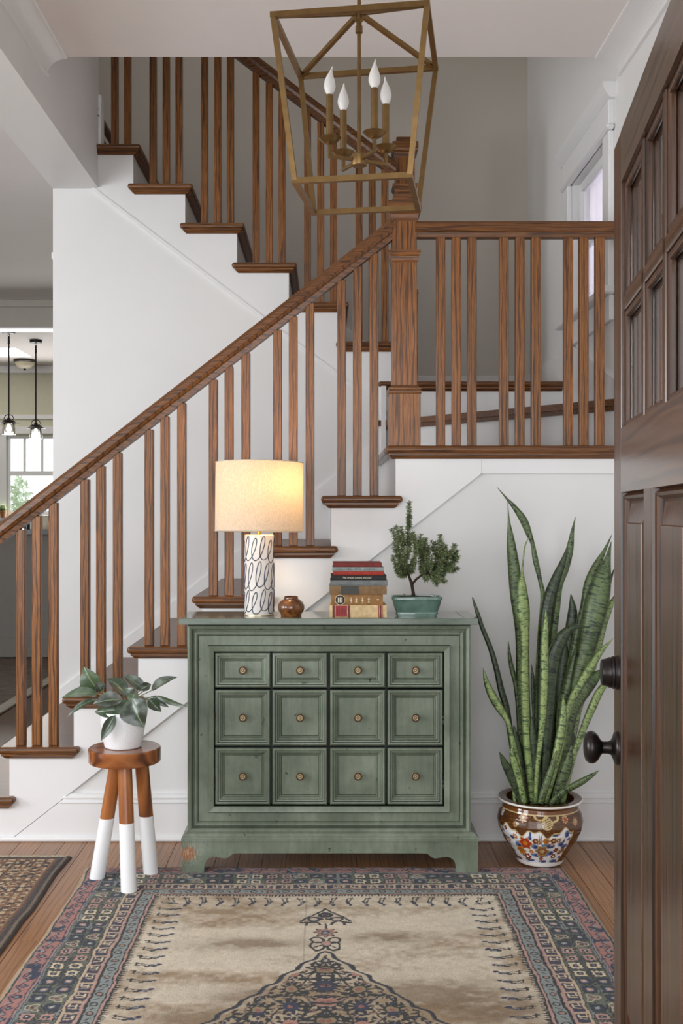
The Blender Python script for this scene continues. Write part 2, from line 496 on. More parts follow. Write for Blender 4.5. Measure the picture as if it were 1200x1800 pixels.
struct(box('trim_10', DOX1, DOX1 + 0.045, 1.2, 1.33, 0, 2.35, DOORW), 'dark wooden jamb carrying the open front door', 'door jamb')
struct(box('ground_porch', -5.1, 3.0, -3.5, 1.19, -0.12, -0.02, plain('porch_boards', (120, 112, 104), 0.8, var=0.1)), 'grey porch floor outside the front door', 'porch')
struct(box('ceiling_sky_blocker', -5.1, 3.0, -2.4, 1.17, 2.75, 2.85, CEIL), 'unseen slab added to cut sky light at the front door', 'ceiling')  # added overhead, out of view, to hold back the sky
# header between dining room and kitchen, with cornice
struct(box('wall_kitchen_header', -5.0, XBO + 1.2, 8.954, 9.10, 2.767, ZC, DINE), 'header above the opening to the kitchen', 'beam')
struct(box('trim_6', -5.0, XBO + 1.2, 8.93, 8.954, 2.93, ZC, DINE, bev=0.004), 'cornice line on the kitchen header', 'trim')
struct(box('trim_7', -5.0, XBO + 1.2, 8.94, 9.12, 2.752, 2.767, TRIM), 'white underside trim of the kitchen header', 'trim')
struct(box('wall_dining_right', XBO + 1.2, XBO + 1.3, YB + 0.1005, 12.1, 0, ZC, DINE), 'dining room wall behind the stairs', 'wall')
KZ, KY = 2.85, 11.9
kc = struct(empty('ceiling_kitchen'), 'kitchen ceiling with a square skylight', 'ceiling')
bm = bmesh.new()
for a in ((-5.0, -4.2, 9.1, KY), (-3.05, -0.05, 9.1, KY), (-4.2, -3.05, 9.1, 10.64), (-4.2, -3.05, 11.26, KY)):
    bm_box(bm, a[0], a[1], a[2], a[3], KZ, KZ + 0.1)
from_bm('ceiling_panel', bm, CEIL, kc)
bm = bmesh.new()
for a in ((-4.25, -4.2, 10.6, 11.3), (-3.05, -3.0, 10.6, 11.3), (-4.2, -3.05, 10.6, 10.64), (-4.2, -3.05, 11.26, 11.3)):
    bm_box(bm, a[0], a[1], a[2], a[3], KZ + 0.1005, KZ + 0.4)
from_bm('skylight_shaft', bm, TRIM, kc)
box('skylight_pane', -4.199, -3.051, 10.641, 11.259, KZ + 0.02, KZ + 0.03, emit('lit_skylight_pane', (255, 252, 244), 2.2), kc)
# kitchen back wall with window
kx0, kx1 = xa(12, KY), xa(104, KY)
kz0, kz1 = za(905, KY), za(766, KY)
wk = struct(empty('wall_kitchen'), 'cream kitchen wall around the far window', 'wall')
bm = bmesh.new()
for a in ((-5.0, kx0, 0, KZ), (kx1, -0.05, 0, KZ), (kx0, kx1, 0, kz0), (kx0, kx1, kz1, KZ)):
    bm_box(bm, a[0], a[1], KY, KY + 0.12, a[2], a[3])
from_bm('wall_panel', bm, KITCH, wk)
struct(box('trim_8', -5.0, -0.05, KY - 0.05, KY, KZ - 0.09, KZ, TRIM, bev=0.01), 'cornice along the far kitchen wall', 'trim')
struct(box('trim_9', -5.0, -0.05, KY - 0.02, KY, za(737, KY), za(729, KY), TRIM, bev=0.004), 'picture rail above the kitchen window', 'trim')
w2 = struct(empty('window_2'), 'bright kitchen window with divided upper sash', 'window')
bm = bmesh.new()
bm_box(bm, kx0 - 0.1, kx0, KY - 0.03, KY, kz0 - 0.05, kz1 + 0.02)
bm_box(bm, kx1, kx1 + 0.1, KY - 0.03, KY, kz0 - 0.05, kz1 + 0.02)
bm_box(bm, kx0 - 0.14, kx1 + 0.14, KY - 0.05, KY, kz1 + 0.02, kz1 + 0.1)
bm_box(bm, kx0 - 0.14, kx1 + 0.14, KY - 0.08, KY, kz0 - 0.07, kz0 - 0.03)
from_bm('casing', bm, TRIM, w2)
zm = za(832, KY)
bm = bmesh.new()
bm_box(bm, kx0 + 0.001, kx0 + 0.03, KY + 0.02, KY + 0.05, kz0 + 0.001, kz1 - 0.001)
bm_box(bm, kx1 - 0.03, kx1 - 0.001, KY + 0.02, KY + 0.05, kz0 + 0.001, kz1 - 0.001)
bm_box(bm, kx0 + 0.03, kx1 - 0.03, KY + 0.02, KY + 0.05, zm - 0.025, zm + 0.025)
bm_box(bm, kx0 + 0.03, kx1 - 0.03, KY + 0.02, KY + 0.05, kz1 - 0.03, kz1 - 0.001)
bm_box(bm, kx0 + 0.03, kx1 - 0.03, KY + 0.02, KY + 0.05, kz0 + 0.001, kz0 + 0.04)
from_bm('sash', bm, TRIM, w2)
for px in (42, 73):
    X = xa(px, KY)
    box('muntin', X - 0.012, X + 0.012, KY + 0.022, KY + 0.045, zm + 0.025, kz1 - 0.03, TRIM, w2)
mx = [kx0 + 0.03, xa(42, KY) - 0.012, xa(42, KY) + 0.012, xa(73, KY) - 0.012, xa(73, KY) + 0.012, kx1 - 0.03]
for a, b in ((0, 1), (2, 3), (4, 5)):
    box('pane', mx[a], mx[b], KY + 0.033, KY + 0.036, zm + 0.025, kz1 - 0.03, GLASS, w2)
box('pane', kx0 + 0.03, kx1 - 0.03, KY + 0.033, KY + 0.036, kz0 + 0.04, zm - 0.025, GLASS, w2)
# half wall with dark bar top between dining room and kitchen
struct(box('wall_peninsula', -5.0, XBO + 1.2, 9.2, 9.34, 0, 1.045, GREYW), 'grey half wall below the dark bar top', 'wall')
struct(box('baseboard_peninsula', -5.0, XBO + 1.2, 9.185, 9.2, 0, 0.17, GREYW, bev=0.004), 'grey baseboard of the half wall', 'baseboard')
tag(box('bar_top', -5.0, XBO + 1.2, 9.14, 9.75, 1.045, 1.085, plain('black_stone', (26, 24, 23), 0.2)), 'black stone bar top on the grey half wall', 'counter')

# ================================================================== STAIRCASE
st = thing('staircase', 'white staircase with dark oak treads turning around a corner landing', 'staircase', (-1.0, D1, 0))
OV, RET = 0.038, 0.033
def nosing(name, x0, x1, y0, y1, z, parent, mat=OAKX):
    """moulding tucked under the edge of a tread: tapers in towards the face below"""
    prof = [(0.010, z), (0.010, z - 0.007), (0.014, z - 0.010), (0.022, z - 0.018), (0.026, z - 0.020)]
    vs, fs = [], []
    for ins, zz in prof:
        vs += [(x0 + ins, y0 + ins, zz), (x1 - ins, y0 + ins, zz), (x1 - ins, y1, zz), (x0 + ins, y1, zz)]
    n = len(prof)
    for i in range(n - 1):
        for k in range(4):
            fs.append((4 * i + k, 4 * i + 4 + k, 4 * i + 4 + (k + 1) % 4, 4 * i + (k + 1) % 4))
    fs += [(0, 1, 2, 3), tuple(4 * (n - 1) + k for k in (3, 2, 1, 0))]
    return mesh(name, vs, fs, mat, parent)
SP = []
TT = 0.026
for n in range(1, 8):
    t = box('tread', TX(n), TX(n) + 0.3036, D1 - RET, D2, TZ(n) - TT, TZ(n), OAKX, None, 0.011, 3)
    m = nosing('tread_moulding', TX(n) + 0.004, TX(n) + 0.3036 - 0.004, D1 - RET, D1 + 0.02, TZ(n) - TT, t)
    r = box('riser', TX(n) + OV, TX(n) + OV + 0.02, D1 + 0.004, D2 + 0.008, (TZ(n - 1) if n > 1 else 0), TZ(n) - TT, TRIM)
    SP += [t, r]
# lower stringer: one stepped board
pts = [(TX(1) + OV, 0.0)]
for n in range(1, 8):
    pts += [(TX(n) + OV, TZ(n) - 0.012), (TX(n + 1) + OV, TZ(n) - 0.012)]
pts += [(TX(8) + OV, TZ(8) - 0.012), (0.583, TZ(8) - 0.012), (0.583, skl(0.583)), (SK0[0], 0.0)]
SP.append(polywall('stringer', pts, D1, D1 + 0.02, TRIM))
# landing apron board
SP.append(box('apron_board', 0.5842, XR, D1, D1 + 0.014, skl(0.583), TZ(8) - 0.012, TRIM))
# landing edge and floor
SP.append(box('landing_nosing', TX(8), XR, D1 - RET, D1 + 0.075, TZ(8) - 0.029, TZ(8), OAKX, None, 0.012, 3))
SP.append(box('landing_floor', TX(8), XR, D1 + 0.075, D2, TZ(8) - 0.026, TZ(8) - 0.0005, OAKY, None, 0.009, 3))
SP.append(nosing('landing_moulding', TX(8) + 0.002, XR + 0.02, D1 - RET + 0.002, D1 + 0.02, TZ(8) - 0.029, None))
SP.append(box('riser', TX(8) + OV, TX(8) + OV + 0.02, D1 + 0.004, D2 + 0.05, TZ(7), TZ(8) - 0.026, TRIM))
# winder step 9: its nose runs from the inner corner to the front right corner
A9, B9 = Vector((0.30, 5.07)), Vector((XR - 0.001, D1 + 0.06))
dirn = (B9 - A9).normalized()
nrm = Vector((-dirn.y, dirn.x)) if Vector((-dirn.y, dirn.x)).y > 0 else Vector((dirn.y, -dirn.x))
Q = [A9 - dirn * 0.05, B9, Vector((XR - 0.001, D2 + 0.05)), Vector((0.25, D2 + 0.05)), Vector((0.25, 5.095))]
SP.append(prism('tread', [(p.x, p.y) for p in Q], 'Z', TZ(9) - TT, TZ(9), OAKX))
Q2 = [p for p in (A9 + nrm * 0.012 - dirn * 0.03, B9 + nrm * 0.012)] + [Vector((XR - 0.002, B9.y + 0.1)), Vector((0.27, 5.13))]
SP.append(prism('tread_moulding', [(p.x, p.y) for p in Q2], 'Z', TZ(9) - TT - 0.018, TZ(9) - TT, OAKX))
Q3 = [p for p in (A9 + nrm * 0.03, B9 + nrm * 0.03)] + [Vector((XR - 0.003, B9.y + 0.2)), Vector((0.31, 5.13))]
SP.append(prism('riser', [(p.x, p.y) for p in Q3], 'Z', TZ(8), TZ(9) - TT, TRIM))
# step 10: platform in the back corner
SP.append(box('tread', 0.25, XR - 0.001, D2 - 0.02, YB - 0.02, TZ(10) - TT, TZ(10), OAKX, None, 0.011, 3))
SP.append(nosing('tread_moulding', 0.256, XR + 0.02, D2 - 0.018, D2 + 0.06, TZ(10) - TT, None))
SP.append(box('riser', 0.275, XR - 0.002, D2 + 0.013, D2 + 0.03, TZ(8), TZ(10) - TT, TRIM))
# upper flight
for n in range(11, 18):
    x1 = UX(n)
    x0 = x1 - 0.307 if n < 17 else XBI
    t = box('tread', x0, x1, D2 - RET, YB - 0.016, TZ(n) - TT, TZ(n), OAKX, None, 0.011, 3)
    nosing('tread_moulding', x0 + (0.004 if n < 17 else -0.02), x1 - 0.004, D2 - RET, D2 + 0.02, TZ(n) - TT, t)
    # cove under the nose, running back along the riser
    prism('nose_moulding', [(x1 - 0.010, TZ(n) - TT), (x1 - 0.010, TZ(n) - TT - 0.007), (x1 - 0.026, TZ(n) - TT - 0.020), (x1 - OV - 0.01, TZ(n) - TT - 0.020), (x1 - OV - 0.01, TZ(n) - TT)], 'Y', D2 + 0.02, YB - 0.02, OAKX, t)
    r = box('riser', x1 - OV - 0.02, x1 - OV, D2 + 0.004, YB - 0.02, TZ(n - 1), TZ(n) - TT, TRIM)
    SP += [t, r]
for n in range(18, 22):
    x1 = UX(n)
    SP.append(box('tread', x1 - 0.28, x1, D2 + 0.02, YB - 0.016, TZ(n) - TT, TZ(n), OAKX, None, 0.011, 3))
    SP.append(box('riser', x1 - OV - 0.02, x1 - OV, D2 + 0.02, YB - 0.02, TZ(n - 1), TZ(n) - TT, TRIM))
pts = [(UX(11) - OV, TZ(10) - 0.02)]
for n in range(11, 18):
    nx = UX(n + 1) - OV if n < 17 else XBI - 0.03
    pts += [(UX(n) - OV, TZ(n) - 0.012), (nx, TZ(n) - 0.012)]
uz = lambda X: 2.772 - (X + 1.114) * 0.7595
pts += [(XBI - 0.03, uz(XBI - 0.03)), (UX(11) - OV, uz(UX(11) - OV))]
SP.append(polywall('stringer', pts, D2, D2 + 0.014, TRIM))
SP.append(polywall('stringer_bead', [(XBI - 0.033, ZBEAM - 0.001), (XBI - 0.012, ZBEAM - 0.001), (XBI + 0.02, uz(XBI + 0.02) + 0.012), (0.27, uz(0.27) + 0.012), (0.27, uz(0.27) - 0.006), (XBI, uz(XBI) - 0.006)], D2 - 0.004, D2 + 0.012, TRIM))
# skirt board on the wall side of the lower flight
sk = lambda X: 0.3928 + (X + 1.257) * SLO
SP.append(polywall('skirt_board', [(XBO, sk(XBO) - 0.4), (XBO, sk(XBO)), (0.22, sk(0.22)), (0.22, sk(0.22) - 0.4)], D2 - 0.004, D2 + 0.012, TRIM))
# short white end panel between lower wall and the winder risers
SP.append(box('corner_panel', 0.262, 0.285, 5.09, D2 + 0.05, TZ(7), TZ(10) - TT, TRIM))
adopt(st, *SP)

# ------------------------------------------------------------------ balusters, rails and newels
BW = 0.0327
bal_me = {}
def baluster(parent, x, y, z0, z1, mat=OAKZ):
    h = round(z1 - z0, 2)
    if h not in bal_me:
        bm = bmesh.new()
        bm_box(bm, -BW / 2, BW / 2, -BW / 2, BW / 2, 0, h, 0.002)
        bmesh.ops.recalc_face_normals(bm, faces=bm.faces)
        me = bpy.data.meshes.new('baluster')
        bm.to_mesh(me)
        bm.free()
        me.materials.append(mat)
        bal_me[h] = me
    o = bpy.data.objects.new('baluster', bal_me[h])
    COL.objects.link(o)
    o.location = (x, y, z0)
    adopt(parent, o)
    return o
RAILP = [(-0.019, -0.083), (0.019, -0.083), (0.021, -0.060), (0.026, -0.054), (0.031, -0.040), (0.030, -0.018), (0.022, -0.004), (0.010, 0.0), (-0.010, 0.0), (-0.022, -0.004), (-0.030, -0.018), (-0.031, -0.040), (-0.026, -0.054), (-0.021, -0.060)]
YBAL = D1 + 0.020
lr = thing('stair_railing', 'oak railing with square balusters climbing the lower flight', 'railing', (-1.0, YBAL, 0.3))
rz = lambda X: 1.764 + (X + 0.4815) * SLO
h = sweep('handrail', RAILP, (-1.75, YBAL, rz(-1.75)), (0.252, YBAL, rz(0.252)), OAKX)
adopt(lr, h)
for n in range(1, 8):
    for off in (0.077, 0.136, 0.199):
        X = TX(n) + off
        baluster(lr, X, YBAL + 0.001, TZ(n), rz(X - BW / 2) - 0.070)
YUP = D2 + 0.040
ur = thing('stair_railing', 'oak railing with square balusters climbing the upper flight', 'railing', (0.0, YUP, 2.2))
uzr = lambda X: 3.2286 - (X + 0.0867) * 0.7595
adopt(ur, sweep('handrail', RAILP, (0.335, YUP, uzr(0.335)), (-1.07, YUP, uzr(-1.07)), OAKX))
for n in range(11, 18):
    for off in (0.072, 0.133, 0.196):
        X = UX(n) - off
        if X < XBI + 0.02: continue
        if X > 0.29: continue
        baluster(ur, X, YUP + 0.001, TZ(n), uzr(X + BW / 2) - 0.070)
la = thing('stair_railing', 'level oak railing guarding the corner landing', 'railing', (0.7, YBAL, TZ(8)))
adopt(la, sweep('handrail', [(a, b * 0.74) for a, b in RAILP], (0.335, YBAL, 2.320), (XR - 0.001, YBAL, 2.320), OAKX))
for px in (774, 801.5, 829, 885, 913, 941, 998, 1025, 1053):
    baluster(la, xa(px, YBAL), YBAL + 0.001, TZ(8), 2.27)

def newel(label, cx, cy, zb, z_basecol, z_col, z_cap, z_top):
    t = thing('newel_post', label, 'newel post', (cx, cy, zb))
    q = []
    q.append(square_stack('base_block', [(0.0585, zb), (0.0585, z_basecol - 0.014)], cx, cy, OAKZ))
    q.append(square_stack('base_moulding', [(0.0600, z_basecol - 0.015), (0.0625, z_basecol - 0.012), (0.0625, z_basecol - 0.004), (0.0585, z_basecol - 0.002), (0.0610, z_basecol + 0.002), (0.0610, z_basecol + 0.007), (0.054, z_basecol + 0.012), (0.050, z_basecol + 0.018)], cx, cy, OAKX))
    q.append(square_stack('shaft', [(0.0455, z_basecol + 0.01), (0.0455, z_cap)], cx, cy, OAKZ))
    q.append(square_stack('collar', [(0.046, z_col - 0.044), (0.050, z_col - 0.036), (0.0515, z_col - 0.022), (0.056, z_col - 0.016), (0.060, z_col - 0.006), (0.060, z_col), (0.046, z_col)], cx, cy, OAKX))
    q.append(square_stack('cap', [(0.046, z_cap - 0.045), (0.050, z_cap - 0.036), (0.0525, z_cap - 0.02), (0.060, z_cap - 0.014), (0.062, z_cap - 0.006), (0.062, z_cap + 0.026), (0.060, z_cap + 0.028)], cx, cy, OAKX))
    q.append(square_stack('cap_block', [(0.042, z_cap + 0.027), (0.042, z_top - 0.003), (0.039, z_top)], cx, cy, OAKX))
    adopt(t, *q)
newel('square oak newel post on the front corner of the landing', 0.2955, 4.086, TZ(8), 1.686, 2.207, 2.364, 2.422)
newel('square oak newel post at the back foot of the upper flight', 0.381, 5.215, TZ(10), 2.285, 2.80, 2.972, 3.028)

# ================================================================== FRONT DOOR
ds = struct(empty('door_1'), 'dark glossy wooden front door with glass lites standing open', 'door')
ds.location = (0.587, 2.2, 0.004)
ds.rotation_euler = (0, 0, math.atan2(-0.990, -0.138))
DWd, DTh, DH = 0.88, 0.044, 1.9625
S0, S1 = 0.105, 0.775
LZ0, LZM, LZ1, PZ1, PZ0 = 1.386, 1.626, 1.862, 1.262, 0.22
box('stile', 0, S0, 0, DTh, 0, DH, DOORW, ds, 0.002)
box('stile', S1, DWd, 0, DTh, 0, DH, DOORW, ds, 0.002)
box('rail', S0, S1, 0, DTh, LZ1, DH, DOORX, ds)
box('rail', S0, S1, 0, DTh, PZ1, LZ0, DOORX, ds)
box('rail', S0, S1, 0, DTh, 0, PZ0, DOORX, ds)
MU = 0.026
v1, v2 = 0.352, 0.565
for a in (v1, v2): box('muntin', a - MU / 2, a + MU / 2, 0.004, DTh - 0.004, LZ0, LZ1, DOORW, ds, 0.002)
box('muntin', S0, S1, 0.004, DTh - 0.004, LZM - MU / 2, LZM + MU / 2, DOORX, ds, 0.002)
for a, b in ((S0, v1 - MU / 2), (v1 + MU / 2, v2 - MU / 2), (v2 + MU / 2, S1)):
    for c, d in ((LZ0, LZM - MU / 2), (LZM + MU / 2, LZ1)):
        p = box('pane', a + 0.006, b - 0.006, 0.019, 0.023, c + 0.006, d - 0.006, GLASS, ds)
        bm = bmesh.new()
        for (x0, x1, z0, z1) in ((a, a + 0.013, c, d), (b - 0.013, b, c, d), (a, b, c, c + 0.013), (a, b, d - 0.013, d)):
            bm_box(bm, x0, x1, 0.007, 0.019, z0, z1, 0.004, 2)
            bm_box(bm, x0, x1, 0.023, 0.036, z0, z1, 0.004, 2)
        from_bm('glazing_bead', bm, DOORW, p)
WORN = wood('worn_door_edge', (122, 76, 42), (92, 56, 31), (38, 25, 18), 'Z', 0.35, 40, 0.05, 0.85)
m0, m1 = 0.392, 0.482
box('mullion', m0, m1, 0, DTh, PZ0, PZ1, DOORW, ds)
for a, b in ((S0, m0), (m1, S1)):
    rings('panel', a, b, PZ0, PZ1, 0, [(0, 0.0), (0.002, 0.012), (0.008, 0.003), (0.013, 0.005), (0.018, 0.014), (0.022, 0.016), (0.058, 0.006), (0.060, 0.004)], DOORW, ds, [1, 6], WORN)
    box('panel_back', a, b, 0.02, DTh - 0.008, PZ0, PZ1, DOORW, ds)
RX = Matrix.Rotation(math.radians(90), 3, 'X')       # lathe axis z -> -y
zk, zd = 0.757, 0.906
kb = lathe('door_knob', [(0.001, 0.0), (0.034, 0.0), (0.034, 0.003), (0.031, 0.007), (0.022, 0.010), (0.014, 0.014), (0.012, 0.020), (0.012, 0.030), (0.016, 0.034), (0.024, 0.038), (0.030, 0.044), (0.032, 0.050), (0.031, 0.057), (0.026, 0.063), (0.016, 0.066), (0.001, 0.067)], (0.062, 0, zk), BRONZE, ds, 40, rot=RX)
kb['label'] = 'dark bronze door knob'
db = lathe('deadbolt', [(0.001, 0.0), (0.034, 0.0), (0.034, 0.004), (0.032, 0.007), (0.0325, 0.010), (0.030, 0.014), (0.0305, 0.017), (0.027, 0.024), (0.0255, 0.032), (0.022, 0.033), (0.001, 0.033)], (0.062, 0, zd), BRONZE, ds, 40, rot=RX)
db['label'] = 'round dark bronze deadbolt'

# ================================================================== LANTERN
lt = thing('pendant_lantern', 'open brass cage lantern with four candle bulbs hanging from the hall ceiling', 'pendant light', (0.0923, 2.983, 2.10))
RL = Matrix.Rotation(math.radians(-9), 3, 'Z')
C0 = Vector((0.0923, 2.983, 0))
def lp(x, y, z): return C0 + RL @ Vector((x, y, 0)) + Vector((0, 0, z))
LT, LB, HT, HB = 2.523, 2.103, 0.200, 0.152
cs = [(-1, -1), (1, -1), (1, 1), (-1, 1)]
q = []
for i in range(4):
    a, b = cs[i], cs[(i + 1) % 4]
    for nm, Z, H in (('top_bar', LT, HT), ('bottom_bar', LB, HB)):
        bm = bmesh.new()
        bar(bm, lp(a[0] * H, a[1] * H, Z), lp(b[0] * H, b[1] * H, Z), 0.0145, ext=(1.0 if i % 2 == 0 else -1.0))
        q.append(from_bm(nm, bm, BRASS))
    bm = bmesh.new()
    bar(bm, lp(a[0] * HB, a[1] * HB, LB), lp(a[0] * HT, a[1] * HT, LT), 0.0141, RL @ Vector((1, 0, 0)), ext=0.6)
    q.append(from_bm('corner_bar', bm, BRASS))
    bm = bmesh.new()
    bar(bm, lp(a[0] * HT * 0.985, a[1] * HT * 0.985, LT), lp(a[0] * 0.012, a[1] * 0.012, 2.600), 0.012, ext=0.0)
    q.append(from_bm('roof_bar', bm, BRASS))
q.append(lathe('rod', [(0.0055, 2.21), (0.0055, ZC - 0.02)], lp(0, 0, 0), BRASS, n=16))
q.append(lathe('top_hub', [(0.006, 2.548), (0.010, 2.551), (0.010, 2.568), (0.0075, 2.572), (0.0075, 2.58), (0.012, 2.584), (0.012, 2.606), (0.006, 2.61)], lp(0, 0, 0), BRASS, n=20))
q.append(lathe('ceiling_canopy', [(0.006, ZC - 0.03), (0.055, ZC - 0.024), (0.06, ZC - 0.018), (0.06, ZC)], lp(0, 0, 0), BRASS, n=32))
q.append(lathe('bottom_hub', [(0.001, 2.183), (0.021, 2.184), (0.022, 2.187), (0.022, 2.214), (0.020, 2.216), (0.001, 2.2165)], lp(0, 0, 0), BRASS, n=32))
BULB = Mat('frosted_bulb_glass')
BULB.set(Base_Color=lin((244, 240, 236)), Roughness=0.12, Transmission_Weight=0.25, IOR=1.3, Subsurface_Weight=0.0)
BULB = BULB.m
for vx, vy in ((-0.081, -0.035), (0.039, -0.08), (-0.042, 0.08), (0.076, 0.035)):
    base = C0 + Vector((vx, vy, 0))
    u = Vector((vx, vy, 0)).normalized()
    bm = bmesh.new()
    bar(bm, C0 + u * 0.018 + Vector((0, 0, 2.199)), base + Vector((0, 0, 2.199)), 0.0085)
    base_z = 2.2035
    bar(bm, base + Vector((0, 0, base_z)), base + Vector((0, 0, 2.236)), 0.0082, u, ext=0.0)
    q.append(from_bm('arm', bm, BRASS))
    q.append(lathe('drip_cup', [(0.001, 2.231), (0.010, 2.232), (0.022, 2.239), (0.030, 2.2475), (0.0315, 2.2485), (0.030, 2.2495), (0.012, 2.244), (0.001, 2.244)], base, BRASS, n=32))
    cd = lathe('candle_sleeve', [(0.0098, 2.243), (0.0098, 2.366), (0.0085, 2.366), (0.001, 2.365)], base, BRASS, n=24)
    q.append(cd)
    # flame-shaped bulb with a bent tip
    pr = [(0.0078, 0.0), (0.0085, 0.005), (0.0130, 0.012), (0.0158, 0.021), (0.0162, 0.029), (0.0142, 0.040), (0.0100, 0.052), (0.0058, 0.062), (0.0030, 0.070), (0.0022, 0.077), (0.0008, 0.080)]
    vs, fs = lathe_data(pr, 20)
    vv = []
    for X, Y, Z in vs:
        b = max(0, (Z - 0.045) / 0.035) ** 1.6 * 0.010
        vv.append(base + Vector((X + b * (1 if vx > -0.05 and False else (0.8 if vx < -0.05 else -0.3 if vx > 0.05 else 0.2)), Y, 2.364 + Z)))
    bl = mesh('bulb', vv, fs, BULB, None, True)
    q.append(bl)
adopt(lt, *q)

# ================================================================== GREEN CABINET
GP = Mat('distressed_sage_paint')
vo = GP.coords(rnd=False)
f1 = GP.noise(vo, 5, 6, 0.62)
f2 = GP.noise(GP.coords((1, 1, 0.15), rnd=False), 60, 5, 0.65)
f3 = GP.noise(vo, 34, 3, 0.5)
c = GP.ramp(f1, [(0.28, lin((86, 97, 82))), (0.5, lin((112, 122, 105))), (0.74, lin((136, 145, 130)))])
c = GP.mix(0.45, c, GP.ramp(f2, [(0.3, (0.55, 0.56, 0.5)), (0.6, (1.05, 1.05, 1.05))]), 'MULTIPLY')
spk = GP.ramp(f3, [(0.70, (0, 0, 0)), (0.735, (1, 1, 1))])
c = GP.mix(spk, c, lin((58, 62, 48)))
# edges rubbed through: convex ridges worn lighter; shade in the grooves is painted by the dark material below
geo = GP.n('ShaderNodeNewGeometry')
# chipped patch on the left front foot: bare orange wood and pale scratches
tc = GP.n('ShaderNodeTexCoord')
sb = GP.n('ShaderNodeVectorMath', operation='SUBTRACT')
GP.l(tc.outputs['Object'], sb.inputs[0])
sb.inputs[1].default_value = (-0.466, 3.655, 0.075)
sc_ = GP.n('ShaderNodeVectorMath', operation='MULTIPLY')
GP.l(sb.outputs[0], sc_.inputs[0])
sc_.inputs[1].default_value = (1.0, 0.3, 1.15)
ln = GP.n('ShaderNodeVectorMath', operation='LENGTH')
GP.l(sc_.outputs[0], ln.inputs[0])
sn = GP.noise(GP.coords((1.0, 1.0, 1.0), rnd=False, rot=(0, math.radians(38), 0)), 110, 4, 0.7)
ad = GP.n('ShaderNodeMath', operation='MULTIPLY_ADD')
GP.l(sn, ad.inputs[0])
ad.inputs[1].default_value = 0.11
GP.l(ln.outputs['Value'], ad.inputs[2])
chip = GP.ramp(ad.outputs[0], [(0.076, (1, 1, 1)), (0.084, (0, 0, 0))])
c = GP.mix(chip, c, lin((158, 104, 68)))
scr = GP.noise(GP.coords((1.0, 1.0, 0.10), rnd=False, rot=(0, math.radians(62), 0)), 420, 2, 0.6)
scm = GP.mix(1.0, GP.ramp(scr, [(0.55, (0, 0, 0)), (0.6, (1, 1, 1))]), GP.ramp(ad.outputs[0], [(0.088, (0.8, 0.8, 0.8)), (0.108, (0, 0, 0))]), 'MULTIPLY')
c = GP.mix(scm, c, lin((196, 186, 164)))
GP.set(Base_Color=c, Roughness=0.42, Coat_Weight=0.08)
GP.bump(f2, 0.1, 0.001)
GREEN = GP.m

CREVICE_SHADE = plain('painted_crevice_shade', (36, 40, 32), 0.5, var=0.3, vs=70)  # shade painted into grooves, recess, door gaps and plinth lines
KC = 3.655 / F
YF = 3.655                                   # front of plinth
CX0, CX1 = xa(320, YF), xa(840, YF)
YBK = 3.915
RUGT = 0.010
cab = thing('cabinet', 'distressed sage green cabinet with twelve square fronts and small brass knobs', 'cabinet', (0.01, 3.78, RUGT))
q = []
yb = YF + 0.013
bx0, bx1, bz0, bz1 = xa(328.5, yb), xa(828, yb), za(1466, yb), za(1099, yb)
p = KC
fr = [(i_, d_ * 1.5) for i_, d_ in [(0, 0.010), (1.0 * p, 0.003), (4 * p, 0.0), (7 * p, 0.003), (9 * p, 0.009), (10 * p, 0.012), (11 * p, 0.0115), (13.5 * p, 0.007), (16 * p, 0.007), (18 * p, 0.010), (19.3 * p, 0.0135), (20 * p, 0.012), (36 * p, 0.012), (36.8 * p, 0.004), (38.5 * p, 0.001), (41 * p, 0.002), (46.5 * p, 0.005), (47.4 * p, 0.007), (47.6 * p, 0.034)]]
q.append(rings('face_frame', bx0, bx1, bz0, bz1, yb, fr, GREEN, None, [4, 10, 12, 17], CREVICE_SHADE))
bm = bmesh.new()
bm_box(bm, bx0, bx1, yb + 0.0515, YBK - 0.01, bz0, bz1)
q.append(from_bm('carcass', bm, GREEN))
bm = bmesh.new()
bm_box(bm, bx0, bx0 + 0.003, yb + 0.0152, yb + 0.052, bz0, bz1)
bm_box(bm, bx1 - 0.003, bx1, yb + 0.0152, yb + 0.052, bz0, bz1)
bm_box(bm, bx0, bx1, yb + 0.0152, yb + 0.052, bz1 - 0.003, bz1)
q.append(from_bm('side_edge', bm, GREEN))
ztop = 0.8696
top = box('top_board', xa(313.8, YF - 0.006), xa(840.3, YF - 0.006), YF - 0.006, YBK, ztop - 0.0212, ztop, GREEN, None, 0.0018, 2)
q.append(top)
TOPM = Mat('polished_sage_top')
tv = TOPM.coords((0.2, 1, 1), rnd=False)
tf = TOPM.noise(tv, 30, 5, 0.6)
TOPM.set(Base_Color=TOPM.ramp(tf, [(0.3, lin((88, 99, 86))), (0.7, lin((116, 127, 113)))]), Roughness=0.2, Coat_Weight=0.5, Coat_Roughness=0.1)
top.data.materials.clear()
top.data.materials.append(TOPM.m)
for a in (338, 816):
    X = xa(a, YF)
    box('top_seam', X - 0.0006, X + 0.0006, YF - 0.004, YBK - 0.002, ztop - 0.001, ztop + 0.0002, DARK, top)
